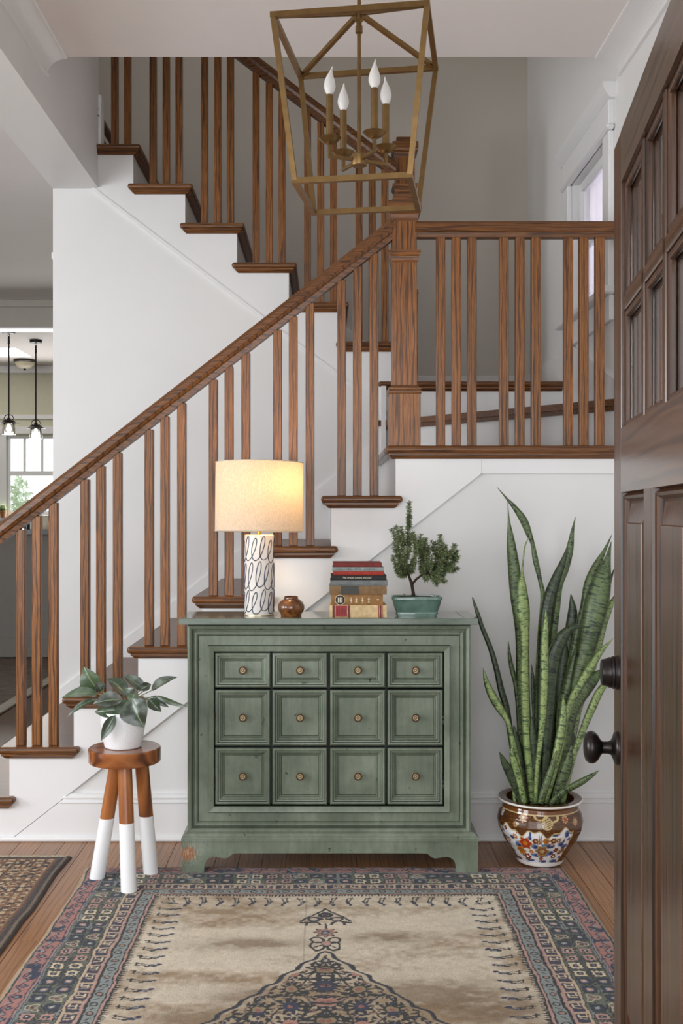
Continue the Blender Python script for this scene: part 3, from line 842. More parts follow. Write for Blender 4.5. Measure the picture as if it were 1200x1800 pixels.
# plinth: moulded cap, front apron with bracket feet, side aprons
zc0, zc1 = za(1479, YF), za(1466, YF)
pl = [(0.0, zc0), (0.0, zc0 + 0.010), (0.003, zc0 + 0.014), (0.008, zc0 + 0.018), (0.010, zc0 + 0.022), (0.016, zc1 + 0.002)]
vs, fs = [], []
for ins, z in pl:
    vs += [(CX0 - 0.003 + ins, YF - 0.004 + ins, z), (CX1 + 0.003 - ins, YF - 0.004 + ins, z), (CX1 + 0.003 - ins, YBK, z), (CX0 - 0.003 + ins, YBK, z)]
for i in range(len(pl) - 1):
    for k in range(4): fs.append((4 * i + k, 4 * i + (k + 1) % 4, 4 * i + 4 + (k + 1) % 4, 4 * i + 4 + k))
fs += [(3, 2, 1, 0), tuple(4 * (len(pl) - 1) + k for k in range(4))]
q.append(mesh('plinth_cap', vs, fs, GREEN))
q.append(box('plinth_shadow_line', CX0 + 0.0004, CX1 - 0.0004, YF - 0.0008, YF + 0.02, zc0 - 0.0012, zc0 + 0.0004, CREVICE_SHADE))
q.append(box('base_shadow_line', bx0 - 0.0005, bx1 + 0.0005, yb + 0.002, yb + 0.03, bz0 - 0.0006, bz0 + 0.0014, CREVICE_SHADE))
def half(px_list): return [(xa(a, YF), za(b, YF)) for a, b in px_list]
L = [(320, 1479), (320, 1536), (358, 1536), (359, 1522), (362, 1513), (368, 1508), (376, 1506), (385, 1507.5), (395, 1509), (402, 1507), (406, 1503), (410, 1500.5), (420, 1500)]
R = [(1160 - a, b) for a, b in reversed(L)]
pts = half(L) + half(R)
pts = [(X, max(Z, RUGT)) for X, Z in pts]
q.append(polywall('plinth_front', pts, YF, YF + 0.022, GREEN))
for X0, X1 in ((CX0, CX0 + 0.022), (CX1 - 0.022, CX1)):
    q.append(prism('plinth_side', [(YF + 0.022, zc0), (YF + 0.022, RUGT), (YF + 0.07, RUGT), (YF + 0.085, za(1505, YF)), (YBK - 0.07, za(1505, YF)), (YBK - 0.055, RUGT), (YBK - 0.002, RUGT), (YBK - 0.002, zc0)], 'X', X0, X1, GREEN))
# fronts
KN = [(0.0010, 0.0), (0.0062, 0.0), (0.0062, 0.004), (0.0045, 0.008), (0.0050, 0.012), (0.0098, 0.0145), (0.0140, 0.0175), (0.0148, 0.0205), (0.0138, 0.0230), (0.0118, 0.0236), (0.0105, 0.0222), (0.0090, 0.0232), (0.0065, 0.0236), (0.0050, 0.0224), (0.0035, 0.0240), (0.0008, 0.0245)]
kv, kf = lathe_data(KN, 24)
kme = bpy.data.meshes.new('knob')
kme.from_pydata([tuple(RX @ Vector(v)) for v in kv], [], kf)
kme.materials.append(KNOBB)
kme.materials.append(plain('knob_groove', (70, 54, 36), 0.5, 0.4))
for f_ in kme.polygons:
    if f_.index // 24 in (8, 9, 10, 13): f_.material_index = 1
kme.polygons.foreach_set('use_smooth', [True] * len(kme.polygons))
yfr = yb + 0.009
FP = [(i_, d_ * 1.35) for i_, d_ in [(0, 0.024), (0, 0.005), (1.5 * p, 0.001), (3 * p, 0.0), (5 * p, 0.001), (6.0 * p, 0.005), (8.6 * p, 0.0055), (9.2 * p, 0.009), (12 * p, 0.0125), (13 * p, 0.0145), (13.6 * p, 0.012), (15 * p, 0.0135), (15.4 * p, 0.0165), (16 * p, 0.0155)]]
cols = [(377.5, 474.5), (478.5, 575), (580, 677), (681, 778.5)]
def front(name, c, r0, r1, parent, dy=0.0):
    o = rings(name, xa(c[0], yfr), xa(c[1], yfr), za(r1, yfr), za(r0, yfr), yfr + dy, FP, GREEN, None, [0, 4, 6, 11], CREVICE_SHADE)
    kx, kz = xa((c[0] + c[1]) / 2, yfr) + 0.001, za((r0 + r1) / 2, yfr)
    k = bpy.data.objects.new('knob', kme)
    COL.objects.link(k)
    k.location = (kx, yfr + dy + 0.0209, kz)
    k.rotation_euler = (0, random.uniform(0, 6), 0)
    if parent is None:
        k.parent = o
    return o, k
for i, c_ in enumerate(cols):
    o, k = front('drawer', c_, 1148, 1209, None, (0.0, 0.001, 0.0015, 0.0)[i])
    q.append(o)
for s, (i0, i1) in enumerate(((0, 1), (2, 3))):
    d = box('door', xa(cols[i0][0], yfr), xa(cols[i1][1], yfr), yfr + 0.026, yfr + 0.033, za(1416, yfr), za(1213, yfr), CREVICE_SHADE)  # slab painted dark so the gaps between fronts read as shade
    q.append(d)
    for i in (i0, i1):
        for r0, r1 in ((1213, 1311), (1315, 1415)):
            o, k = front('door_panel', cols[i], r0, r1, d)
            o.parent = d
            k.parent = d
    hx = xa(376.3, yfr) if s == 0 else xa(779.2, yfr)
    for py in (1262, 1376):
        hg = lathe('hinge', [(0.0022, -0.022), (0.0028, -0.0215), (0.0028, -0.007), (0.0024, -0.0065), (0.0028, -0.006), (0.0028, 0.006), (0.0024, 0.0065), (0.0028, 0.007), (0.0028, 0.0215), (0.0022, 0.022)], (hx, yfr + 0.002, za(py, yfr)), BRONZE, d, 12)
adopt(cab, *q)

# ================================================================== THINGS ON THE CABINET
# table lamp
LX, LY = xa(455.5, 3.785), 3.785
lamp = thing('table_lamp', 'white cylinder table lamp with dark blue looping scribbles and lit drum shade', 'lamp', (LX, LY, ztop))
rB = 0.0518
zb1 = ztop + 0.281
CER = plain('white_ceramic', (236, 230, 224), 0.18, coat=0.3)
INK = plain('navy_ink', (33, 38, 66), 0.3)
q = [lathe('lamp_base', [(0.001, ztop + 0.003), (rB - 0.001, ztop + 0.003), (rB, ztop + 0.005), (rB, zb1 - 0.003), (rB - 0.003, zb1), (0.001, zb1)], (LX, LY, 0), CER, n=64),
     lathe('foot_ring', [(0.001, ztop), (rB + 0.0005, ztop), (rB + 0.0005, ztop + 0.003), (0.001, ztop + 0.003)], (LX, LY, 0), plain('pale_brass', (190, 170, 140), 0.35, 0.7), n=48),
     lathe('neck', [(0.006, zb1 - 0.001), (0.006, zb1 + 0.05), (0.009, zb1 + 0.051), (0.009, zb1 + 0.085)], (LX, LY, 0), BRASSL, n=20)]
# scribbles: looping lines run round the cylinder in three rows (a raised painted line)
for row, (py, ph) in enumerate(((987, 20.5), (1015.5, 22), (1060.5, 19.5))):
    zc_ = za((966, 1013, 1059)[row], LY - rB)
    amp = (0.039, 0.0445, 0.038)[row]
    loops = 11
    ptsl = []
    N = loops * 40
    for k in range(N + 1):
        t = k / 40 * 2 * math.pi
        a = (k / 40) * (2 * math.pi / loops) + 0.42 * math.sin(t) * 0.62 + row * 0.3
        j = int(k / 40 + 0.25) % loops
        am = amp * (1 + 0.16 * math.sin(j * 2.7 + row))
        slant = 0.16 * -math.cos(t)
        z = zc_ - am * math.cos(t) + 0.003 * math.sin(j * 1.9)
        aa = a + slant
        ptsl.append((LX + (rB + 0.0001) * math.cos(aa - 2.2), LY + (rB + 0.0001) * math.sin(aa - 2.2), max(ztop + 0.008, min(zb1 - 0.004, z))))
    sq = tube('scribble_line', ptsl, 0.0016, INK, None, 5)
    q.append(sq)
# drum shade, slightly tilted, open at top and bottom
SH = Mat('linen_shade')
SH.nt.nodes.remove(SH.b)
tcs = SH.n('ShaderNodeTexCoord')
wv = SH.noise(SH.coords((1, 1, 0.4), rnd=False), 320, 2)
colr = SH.ramp(wv, [(0.3, lin((226, 214, 196))), (0.7, lin((244, 236, 222)))])
df = SH.n('ShaderNodeBsdfDiffuse')
tr = SH.n('ShaderNodeBsdfTranslucent')
SH.l(colr, df.inputs[0])
SH.l(colr, tr.inputs[0])
mx_ = SH.n('ShaderNodeMixShader')
mx_.inputs[0].default_value = 0.48
SH.l(df.outputs[0], mx_.inputs[1])
SH.l(tr.outputs[0], mx_.inputs[2])
SH.l(mx_.outputs[0], SH.nt.nodes['Material Output'].inputs[0])
sr, sz0, sz1 = 0.1535, za(934, LY), za(814, LY)
vs, fs = [], []
TL = Matrix.Rotation(math.radians(-1.6), 3, 'X') @ Matrix.Rotation(math.radians(0.5), 3, 'Y')
cz = (sz0 + sz1) / 2
n = 96
for r, z in ((sr, sz0), (sr, sz1), (sr - 0.0015, sz1), (sr - 0.0015, sz0)):
    for k in range(n):
        a = 2 * math.pi * k / n
        v = TL @ Vector((r * math.cos(a), r * math.sin(a), z - cz))
        vs.append(Vector((LX, LY, cz)) + v)
for i in range(4):
    j = (i + 1) % 4
    for k in range(n): fs.append((i * n + k, i * n + (k + 1) % n, j * n + (k + 1) % n, j * n + k))
shade = mesh('lamp_shade', vs, fs, SH.m, None, True)
sharp(shade.data, 40)
q.append(shade)
TRIMF = plain('shade_tape', (205, 196, 180), 0.8)
for zz in (sz0, sz1):
    ring = [Vector((LX, LY, cz)) + TL @ Vector((sr * math.cos(2 * math.pi * k / 72), sr * math.sin(2 * math.pi * k / 72), zz - cz)) for k in range(73)]
    vv, ff = tube_data(ring, 0.0016, 6)
    mesh('shade_rim', vv, ff, TRIMF, shade, True)
sp = []
for k in range(3):
    a = 2 * math.pi * k / 3 + 0.4
    vv, ff = tube_data([(LX, LY, sz1 - 0.03), Vector((LX, LY, cz)) + TL @ Vector((sr * math.cos(a), sr * math.sin(a), sz1 - 0.006 - cz))], 0.0015, 6)
    mesh('shade_spoke', vv, ff, BRASSL, shade, True)
lb = lathe('bulb', [(0.008, zb1 + 0.085), (0.012, zb1 + 0.095), (0.024, zb1 + 0.118), (0.028, zb1 + 0.135), (0.024, zb1 + 0.152), (0.012, zb1 + 0.163), (0.001, zb1 + 0.166)], (LX, LY, 0), emit('lit_bulb', (255, 214, 150), 3.0), n=24)
q.append(lb)
adopt(lamp, *q)
pd = bpy.data.lights.new('lamp_glow', 'POINT')
pd.energy, pd.color, pd.shadow_soft_size = 2.2, (1.0, 0.64, 0.28), 0.03
po = bpy.data.objects.new('lamp_glow', pd)
COL.objects.link(po)
po.location = (LX + 0.055, LY - 0.035, zb1 + 0.15 + 0.03)

# little brown pot
VG = Mat('brown_glaze')
vf = VG.noise(VG.coords(rnd=False), 45, 5, 0.6)
VG.set(Base_Color=VG.ramp(vf, [(0.35, lin((62, 36, 18))), (0.55, lin((112, 66, 30))), (0.75, lin((140, 88, 42)))]), Roughness=0.16, Coat_Weight=0.6)
vx_, vy_ = xa(511.5, 3.735), 3.735
vp = [(0.001, 0.0), (0.034, 0.0), (0.036, 0.004), (0.036, 0.008), (0.0435, 0.018), (0.0462, 0.029), (0.0455, 0.038), (0.040, 0.049), (0.031, 0.057), (0.0245, 0.0605), (0.0235, 0.064), (0.0245, 0.0675), (0.0235, 0.069), (0.021, 0.068), (0.021, 0.058), (0.001, 0.05)]
tag(lathe('pot', vp, (vx_, vy_, ztop), VG.m, n=48), 'small squat brown glazed pot beside the lamp', 'pot')

# stack of books, bottom to top: px left, right, y bottom, y top
BPAPER = plain('page_block', (214, 200, 172), 0.9, var=0.08, vs=200)
def text(name, body, size, x, y, z, mat, parent, ext=0.0003, align='CENTER', spacing=1.0):
    cu = bpy.data.curves.new(name, 'FONT')
    cu.body = body
    cu.size = size
    cu.extrude = ext
    cu.align_x = align
    cu.align_y = 'CENTER'
    cu.space_character = spacing
    cu.shear = 0.22
    cu.resolution_u = 2
    tmp = bpy.data.objects.new('tmp_text', cu)
    COL.objects.link(tmp)
    dg = bpy.context.evaluated_depsgraph_get()
    me = bpy.data.meshes.new_from_object(tmp.evaluated_get(dg))
    bpy.data.objects.remove(tmp)
    me.materials.clear()
    me.transform(Matrix.Translation((x, y, z)) @ Matrix.Rotation(math.radians(90), 4, 'X'))
    return link(name, me, mat, parent)
CREAM = plain('cream_print', (222, 210, 184), 0.6)
GOLD = plain('gold_print', (190, 160, 96), 0.45, 0.3)
REDL = plain('red_label', (150, 38, 40), 0.55)
REDD = plain('dark_red_stripe', (104, 40, 34), 0.6)
GREYB = plain('charcoal_band', (66, 66, 62), 0.7)
BD = 3.69
books = [
    (579, 679.5, 1085.5, 1064.2, (206, 178, 132), 'thick beige book with red label, lowest in the stack'),
    (582, 673, 1064.2, 1045.4, (142, 102, 56), 'tan book with round dark emblem, second from the bottom of the stack'),
    (579, 679.5, 1045.4, 1030, (122, 94, 62), 'worn brown book with a charcoal band on its spine'),
    (580, 681, 1030, 1020.3, (110, 114, 112), 'grey blue book lying under the black book'),
    (581, 679, 1020.3, 1011.5, (34, 30, 32), 'black book with pale lettering on its spine'),
    (585, 675, 1011.5, 1004.4, (152, 48, 34), 'bright red thin book lying on the black book'),
    (584, 674.5, 1004.4, 997.2, (134, 142, 140), 'pale grey book between two red books'),
    (585, 671, 997.2, 989.5, (112, 38, 32), 'dark red book on top of the stack'),
]
zc_ = ztop
for i, (a, b, y0, y1, colr_, lab) in enumerate(books):
    th = (y0 - y1) * BD / F
    X0, X1 = xa(a, BD), xa(b, BD)
    yy = BD + (0.002 * math.sin(i * 2.1))
    dep = 0.135 + 0.008 * math.sin(i * 1.7)
    bk = thing('book', lab, 'book', ((X0 + X1) / 2, yy + dep / 2, zc_), 'books stacked on the cabinet')
    cm = plain('book_cloth', colr_, 0.72, var=0.22, vs=60)
    x0, x1 = -(X1 - X0) / 2, (X1 - X0) / 2
    ct = min(0.0022, th * 0.14)
    bm = bmesh.new()
    bm_box(bm, x0, x1, -dep / 2 + 0.002, dep / 2, 0, ct, 0.0005)
    bm_box(bm, x0, x1, -dep / 2 + 0.002, dep / 2, th - ct, th, 0.0005)
    from_bm('cover', bm, cm, bk)
    # rounded spine
    sp_ = []
    for k in range(7):
        t = -1 + 2 * k / 6
        sp_.append((-dep / 2 + 0.0025 * t * t - 0.0005, th / 2 + t * th / 2))
    sp_ += [(-dep / 2 + 0.006, th), (-dep / 2 + 0.006, 0)]
    spine = prism('spine', sp_, 'X', x0, x1, cm, bk)
    box('pages', x0 + 0.004, x1 - 0.004, -dep / 2 + 0.006, dep / 2 - 0.004, ct, th - ct, BPAPER, bk)
    fy = -dep / 2 - 0.0006
    def band(pa, pb, m, f0=0.0, f1=1.0):
        box('spine_label', xa(pa, BD) - (X0 + X1) / 2, xa(pb, BD) - (X0 + X1) / 2, fy - 0.0003, fy + 0.003, th * f0 + 0.0006, th * f1 - 0.0006, m, spine)
    if i == 0:
        band(584.2, 588, REDD); band(589.6, 609.8, REDL, 0.04, 0.98); band(611.6, 614.6, REDD)
        band(664.6, 665.8, REDL); band(667, 670, REDD); band(671, 672.2, REDL)
        for j in range(5):
            xm = xa(593 + 3.2 * j, BD) - (X0 + X1) / 2
            box('lettering', xm - 0.0012, xm + 0.0012, fy - 0.0007, fy + 0.0002, th * (0.22 + 0.04 * (j % 2)), th * (0.78 - 0.05 * (j * 2 % 3)), REDD, spine)
    if i == 1:
        ex = xa(597.5, BD) - (X0 + X1) / 2
        RXX = Matrix.Rotation(math.radians(90), 3, 'X')
        lathe('emblem', [(0.0001, 0.0), (0.0190 * 0.92, 0.0), (0.0190 * 0.92, 0.0006), (0.0001, 0.0006)], (ex, fy + 0.0004, th / 2), CREAM, spine, 32, rot=RXX)
        lathe('emblem', [(0.0001, 0.0), (0.0160, 0.0), (0.0160, 0.0004), (0.0001, 0.0004)], (ex, fy - 0.0003, th / 2), plain('black_print', (30, 26, 24), 0.6), spine, 32, rot=RXX)
        for kx_, w_ in ((-0.006, 0.003), (0.0, 0.003), (0.006, 0.003)):
            box('emblem_mark', ex + kx_ - w_ / 2, ex + kx_ + w_ / 2, fy - 0.0011, fy - 0.0006, th / 2 - 0.009, th / 2 + 0.009, CREAM, spine)
        for pxs in (617, 626, 637, 648):
            for j in range(4):
                ww = (3.0, 1.6, 3.4, 2.2)[(j + int(pxs)) % 4]
                xc_ = xa(pxs, BD) - (X0 + X1) / 2
                box('lettering', xc_ - ww * 0.00095, xc_ + ww * 0.00095, fy - 0.0006, fy + 0.0002, th * (0.26 + 0.13 * j), th * (0.26 + 0.13 * j) + 0.0028, CREAM, spine)
        xc_ = xa(664, BD) - (X0 + X1) / 2
        box('lettering', xc_ - 0.004, xc_ + 0.004, fy - 0.0006, fy + 0.0002, th * 0.48, th * 0.48 + 0.003, CREAM, spine)
    if i == 2:
        band(599, 630, GREYB)
    if i == 4:
        text('lettering', 'The Private Letters of LUKE', 0.0085, xa(627, BD) - (X0 + X1) / 2, fy - 0.0006, th * 0.5, CREAM, spine)
    if i == 6:
        mk = plain('faded_print', (100, 106, 104), 0.7)
        for j in range(17):
            if j in (7, 11): continue
            xm = xa(593 + 4.0 * j, BD) - (X0 + X1) / 2
            box('lettering', xm - 0.0022, xm + 0.0018, fy - 0.0006, fy + 0.0002, th * 0.32, th * (0.62 + 0.06 * (j % 3)), mk, spine)
    zc_ += th

# ================================================================== ROSEMARY BONSAI
TG = Mat('teal_glaze')
tf = TG.noise(TG.coords(rnd=False), 14, 5, 0.6)
TG.set(Base_Color=TG.ramp(tf, [(0.3, lin((72, 96, 86))), (0.55, lin((98, 124, 112))), (0.8, lin((138, 158, 146)))]), Roughness=0.14, Coat_Weight=0.5)
BARK = plain('bark', (52, 38, 27), 0.9, var=0.4, vs=160)
bd = 3.755
bcx = xa(731.5, bd)
bon = thing('bonsai', 'rosemary bonsai in a low teal glazed pot on the cabinet', 'potted plant', (bcx, bd, ztop))
q = []
def rrect(hx, hy, r, n=6):
    out = []
    for cx_, cy_, a0 in ((hx - r, hy - r, 0), (-hx + r, hy - r, 90), (-hx + r, -hy + r, 180), (hx - r, -hy + r, 270)):
        for k in range(n + 1):
            a = math.radians(a0 + 90 * k / n)
            out.append((cx_ + r * math.cos(a), cy_ + r * math.sin(a)))
    return out
def loft(name, levels, mat, loc, smooth=True):
    vs, fs = [], []
    n = None
    for hx, hy, r, z in levels:
        pp = rrect(hx, hy, r)
        n = len(pp)
        vs += [(loc[0] + a, loc[1] + b, loc[2] + z) for a, b in pp]
    for i in range(len(levels) - 1):
        for k in range(n): fs.append((i * n + k, i * n + (k + 1) % n, (i + 1) * n + (k + 1) % n, (i + 1) * n + k))
    fs += [tuple(range(n))[::-1], tuple((len(levels) - 1) * n + k for k in range(n))]
    o = mesh(name, vs, fs, mat, None, smooth)
    sharp(o.data, 40)
    return o
lv = [(0.070, 0.036, 0.014, 0.0), (0.0705, 0.0365, 0.014, 0.007), (0.0735, 0.039, 0.015, 0.0085), (0.0735, 0.039, 0.015, 0.0135), (0.072, 0.0375, 0.015, 0.016), (0.0775, 0.043, 0.018, 0.030), (0.082, 0.047, 0.02, 0.046), (0.084, 0.049, 0.02, 0.056), (0.0866, 0.0515, 0.02, 0.0585), (0.0872, 0.052, 0.02, 0.065), (0.085, 0.050, 0.02, 0.0685), (0.080, 0.045, 0.018, 0.067), (0.079, 0.044, 0.018, 0.060)]
q.append(loft('pot', lv, TG.m, (bcx, bd, ztop)))
q.append(loft('soil', [(0.079, 0.044, 0.018, 0.058), (0.079, 0.044, 0.018, 0.0615), (0.05, 0.028, 0.012, 0.066)], SOIL, (bcx, bd, ztop)))
def zp(a, b, dy=0.0):        # pixel in the photograph -> point at the bonsai's distance
    return at(a, b, bd) + Vector((0, dy, 0))
trunk = [zp(726.5, 1052), zp(726, 1042), zp(724.5, 1033), zp(723.5, 1026, 0.002), zp(720, 1017), zp(717, 1009, -0.004), zp(712, 1000, 0.0), zp(708, 985, 0.006)]
vs, fs = tube_data(trunk, [0.0085, 0.006, 0.0056, 0.0062, 0.0046, 0.004, 0.003, 0.0018], 9)
q.append(mesh('trunk', vs, fs, BARK, None, True))
limb = [zp(723.5, 1028), zp(731, 1018, -0.008), zp(740, 1011, -0.010), zp(750, 1007, -0.006), zp(760, 998, 0), zp(772, 985, 0.006), zp(785, 972, 0.008)]
vs, fs = tube_data(limb, [0.0045, 0.0042, 0.0038, 0.0032, 0.0026, 0.002, 0.0012], 8)
q.append(mesh('limb', vs, fs, BARK, None, True))
nodes = trunk[5:] + limb[3:] + [zp(716, 960, 0.01), zp(718, 930, 0.0), zp(735, 970, -0.012), zp(745, 985, 0.01), zp(765, 975, -0.014)]
tips = [(719, 881), (719, 905), (717, 925), (694, 924), (695, 945), (705, 926), (704, 945), (692, 985), (697, 965), (698, 1000), (708, 1004), (712, 985), (715, 960), (723, 935), (730, 940), (738, 939), (748, 946), (752, 958), (760, 951), (766, 953), (776, 940), (777, 955), (784, 958), (801, 957), (803, 975), (796, 985), (790, 1000), (782, 1012), (768, 1018), (757, 1010), (745, 985), (738, 985), (730, 968), (742, 965), (757, 975), (770, 975), (785, 975), (780, 990), (765, 990), (722, 955), (708, 970), (726, 985), (702, 985), (792, 965), (748, 972), (735, 955), (773, 965), (795, 992)]
tv_, tf_, nv, nf = [], [], [], []
def add(V, Fc, v2, f2):
    o = len(V)
    V += v2
    Fc += [tuple(i + o for i in f) for f in f2]
for j, (a, b) in enumerate(tips):
    for rep in range(2 if j > 2 else 1):
        dy = 0.0 if j < 3 else random.uniform(-0.05, 0.05)
        tip = zp(a + (0 if rep == 0 else random.uniform(-8, 8)), b + (0 if rep == 0 else random.uniform(2, 14)), dy)
        nd = min(nodes, key=lambda p_: (p_ - (tip - Vector((0, 0, 0.05)))).length)
        if j == 0: nd = nodes[8]
        up = Vector((0, 0, 0.035 if b < 1000 else 0.0))
        path = []
        for k in range(9):
            t = k / 8
            path.append(nd * (1 - t) ** 2 + (nd * 0.35 + tip * 0.65 - up) * 2 * t * (1 - t) + tip * t * t)
        add(tv_, tf_, *tube_data(path, [0.0013 - 0.0008 * k / 8 for k in range(9)], 5))
        L = (tip - nd).length
        cnt = int(95 + L * 900) if j > 2 else 230
        for k in range(cnt):
            t = 0.25 + 0.75 * (k / cnt)
            f = t * 8
            i0 = min(7, int(f))
            p0 = path[i0].lerp(path[i0 + 1], f - i0)
            tg = (path[i0 + 1] - path[i0]).normalized()
            rv = Vector((random.gauss(0, 1), random.gauss(0, 1), random.gauss(0, 1)))
            rv = (rv - tg * rv.dot(tg)).normalized()
            dn = (rv * 0.9 + tg * random.uniform(0.15, 0.9)).normalized()
            ln_ = random.uniform(0.011, 0.019) * (0.55 if t > 0.97 else 1)
            sd = dn.cross(Vector((0.3, 1, 0.2))).normalized() * 0.00092
            nn = dn.cross(sd).normalized() * 0.0004
            mid = p0 + dn * ln_ * 0.55 + Vector((0, 0, 0.0006))
            e = p0 + dn * ln_ - Vector((0, 0, 0.0018)) - rv * 0.001
            o_ = len(nv)
            nv += [p0 - sd * 0.5, p0 + sd * 0.5, mid + sd, mid - sd, e, mid + nn]
            nf += [(o_, o_ + 1, o_ + 2, o_ + 5), (o_, o_ + 5, o_ + 3), (o_ + 5, o_ + 2, o_ + 4), (o_ + 3, o_ + 5, o_ + 4)]
q.append(mesh('twigs', tv_, tf_, BARK, None, True))
NG = Mat('rosemary_needle')
oi = NG.n('ShaderNodeNewGeometry')
NG.set(Base_Color=NG.ramp(oi.outputs['Random Per Island'], [(0.0, lin((50, 60, 36))), (0.5, lin((86, 102, 62))), (1.0, lin((148, 160, 110)))]), Roughness=0.5)
nd_o = mesh('needles', nv, nf, NG.m)
nd_o['kind'] = 'stuff'
q.append(nd_o)
SPR = plain('sprout', (150, 158, 60), 0.6)
vs, fs = [], []
for k in range(7):
    c_ = zp(711 + random.uniform(-3, 3), 1046 + random.uniform(-2, 2.5), random.uniform(-0.006, 0.006))
    a = random.uniform(0, 6)
    u = Vector((math.cos(a), math.sin(a), 0.3)) * 0.004
    v = Vector((-math.sin(a), math.cos(a), 0.5)) * 0.0025
    o_ = len(vs)
    vs += [c_ - u, c_ - v, c_ + u, c_ + v]
    fs += [(o_, o_ + 1, o_ + 2, o_ + 3)]
q.append(mesh('sprout', vs, fs, SPR))
adopt(bon, *q)

# ================================================================== STOOL AND WHITE POT
sx, sy = xa(219.3, 3.58), 3.58
sz = za(1312.5, 3.58)
stool = thing('stool', 'round wooden three-legged stool with white dipped legs', 'stool', (sx, sy, RUGT))
sr_ = 0.1188
q = [lathe('seat', [(0.001, sz - 0.048), (sr_ - 0.003, sz - 0.048), (sr_, sz - 0.044), (sr_, sz - 0.004), (sr_ - 0.004, sz), (0.001, sz)], (sx, sy, 0), STOOLX, n=72)]
def leg(fx, fy, tx, ty, zsplit):
    b_, t_ = Vector((fx, fy, RUGT)), Vector((tx, ty, sz - 0.045))
    f = (zsplit - b_.z) / (t_.z - b_.z)
    m_ = b_.lerp(t_, f)
    r0, r1 = 0.0245, 0.0232
    def cyl(pa, pb, ra, rb, n=28):
        vs, fs = [], []
        for P, r in ((pa, ra), (pb, rb)):
            for k in range(n):
                a = 2 * math.pi * k / n
                vs.append(P + Vector((r * math.cos(a), r * math.sin(a), 0)))
        for k in range(n): fs.append((k, (k + 1) % n, n + (k + 1) % n, n + k))
        fs += [tuple(range(n))[::-1], tuple(range(n, 2 * n))]
        return vs, fs
    o = mesh('leg', *cyl(m_, t_, r0 - 0.0006, r1), STOOLW, None, True)
    sharp(o.data, 40)
    d_ = mesh('painted_leg_end', *cyl(b_, m_, r0 + 0.0008, r0), WHITEP, o, True)
    sharp(d_.data, 40)
    return o
q.append(leg(xa(170, 3.60), 3.605, sx - 0.028, sy + 0.012, za(1437, 3.6)))
q.append(leg(xa(226, 3.475), 3.478, sx + 0.008, sy - 0.045, za(1450, 3.48)))
q.append(leg(xa(265.5, 3.66), 3.655, sx + 0.050, sy + 0.026, za(1432, 3.64)))
adopt(stool, *q)

wp = thing('potted_plant', 'white textured pot with a broad dark-leaved plant on the stool', 'potted plant', (sx - 0.006, sy, sz))
WPM = Mat('white_woven_ceramic')
tcw = WPM.n('ShaderNodeTexCoord')
w1 = WPM.n('ShaderNodeTexWave', wave_type='BANDS', bands_direction='Z')
w1.inputs['Scale'].default_value = 95
WPM.l(tcw.outputs['Object'], w1.inputs['Vector'])
gm = WPM.n('ShaderNodeTexGradient', gradient_type='RADIAL')
sbw = WPM.n('ShaderNodeVectorMath', operation='SUBTRACT')
WPM.l(tcw.outputs['Object'], sbw.inputs[0])
sbw.inputs[1].default_value = (sx - 0.006, sy, 0)
WPM.l(sbw.outputs[0], gm.inputs[0])
mm = WPM.n('ShaderNodeMath', operation='MULTIPLY')
WPM.l(gm.outputs[1], mm.inputs[0])
mm.inputs[1].default_value = 2 * math.pi * 110
s_ = WPM.n('ShaderNodeMath', operation='SINE')
WPM.l(mm.outputs[0], s_.inputs[0])
ad_ = WPM.n('ShaderNodeMath', operation='MULTIPLY_ADD')
WPM.l(s_.outputs[0], ad_.inputs[0])
ad_.inputs[1].default_value = 0.5
WPM.l(w1.outputs[1], ad_.inputs[2])
WPM.set(Base_Color=lin((238, 238, 240)), Roughness=0.4)
WPM.bump(ad_.outputs[0], 0.3, 0.0009)
wx, wy = sx - 0.006, sy
q = [lathe('pot', [(0.001, sz), (0.056, sz), (0.060, sz + 0.003), (0.0665, sz + 0.03), (0.0735, sz + 0.075), (0.077, sz + 0.118), (0.0765, sz + 0.1205), (0.074, sz + 0.1205), (0.073, sz + 0.108), (0.001, sz + 0.107)], (wx, wy, 0), WPM.m, n=72),
     lathe('soil', [(0.0728, sz + 0.1075), (0.05, sz + 0.113), (0.001, sz + 0.114)], (wx, wy, 0), SOIL, n=32)]
PLF = Mat('broad_leaf_green')
uvn = PLF.n('ShaderNodeTexCoord')
sepu = PLF.n('ShaderNodeSeparateXYZ')
PLF.l(uvn.outputs['UV'], sepu.inputs[0])
ab = PLF.n('ShaderNodeMath', operation='ABSOLUTE')
PLF.l(sepu.outputs['X'], ab.inputs[0])
oi = PLF.n('ShaderNodeObjectInfo')
basec = PLF.ramp(oi.outputs['Random'], [(0.0, lin((50, 58, 48))), (0.5, lin((62, 76, 58))), (1.0, lin((82, 102, 72)))])
pn = PLF.noise(PLF.coords((1, 1, 1)), 22, 4)
silver = PLF.mix(PLF.ramp(pn, [(0.45, (0, 0, 0)), (0.75, (0.7, 0.7, 0.7))]), basec, lin((142, 152, 142)))
rib = PLF.ramp(ab.outputs[0], [(0.03, (1, 1, 1)), (0.09, (0, 0, 0))])
PLF.set(Base_Color=PLF.mix(rib, silver, lin((120, 138, 108))), Roughness=0.3, Coat_Weight=0.2)
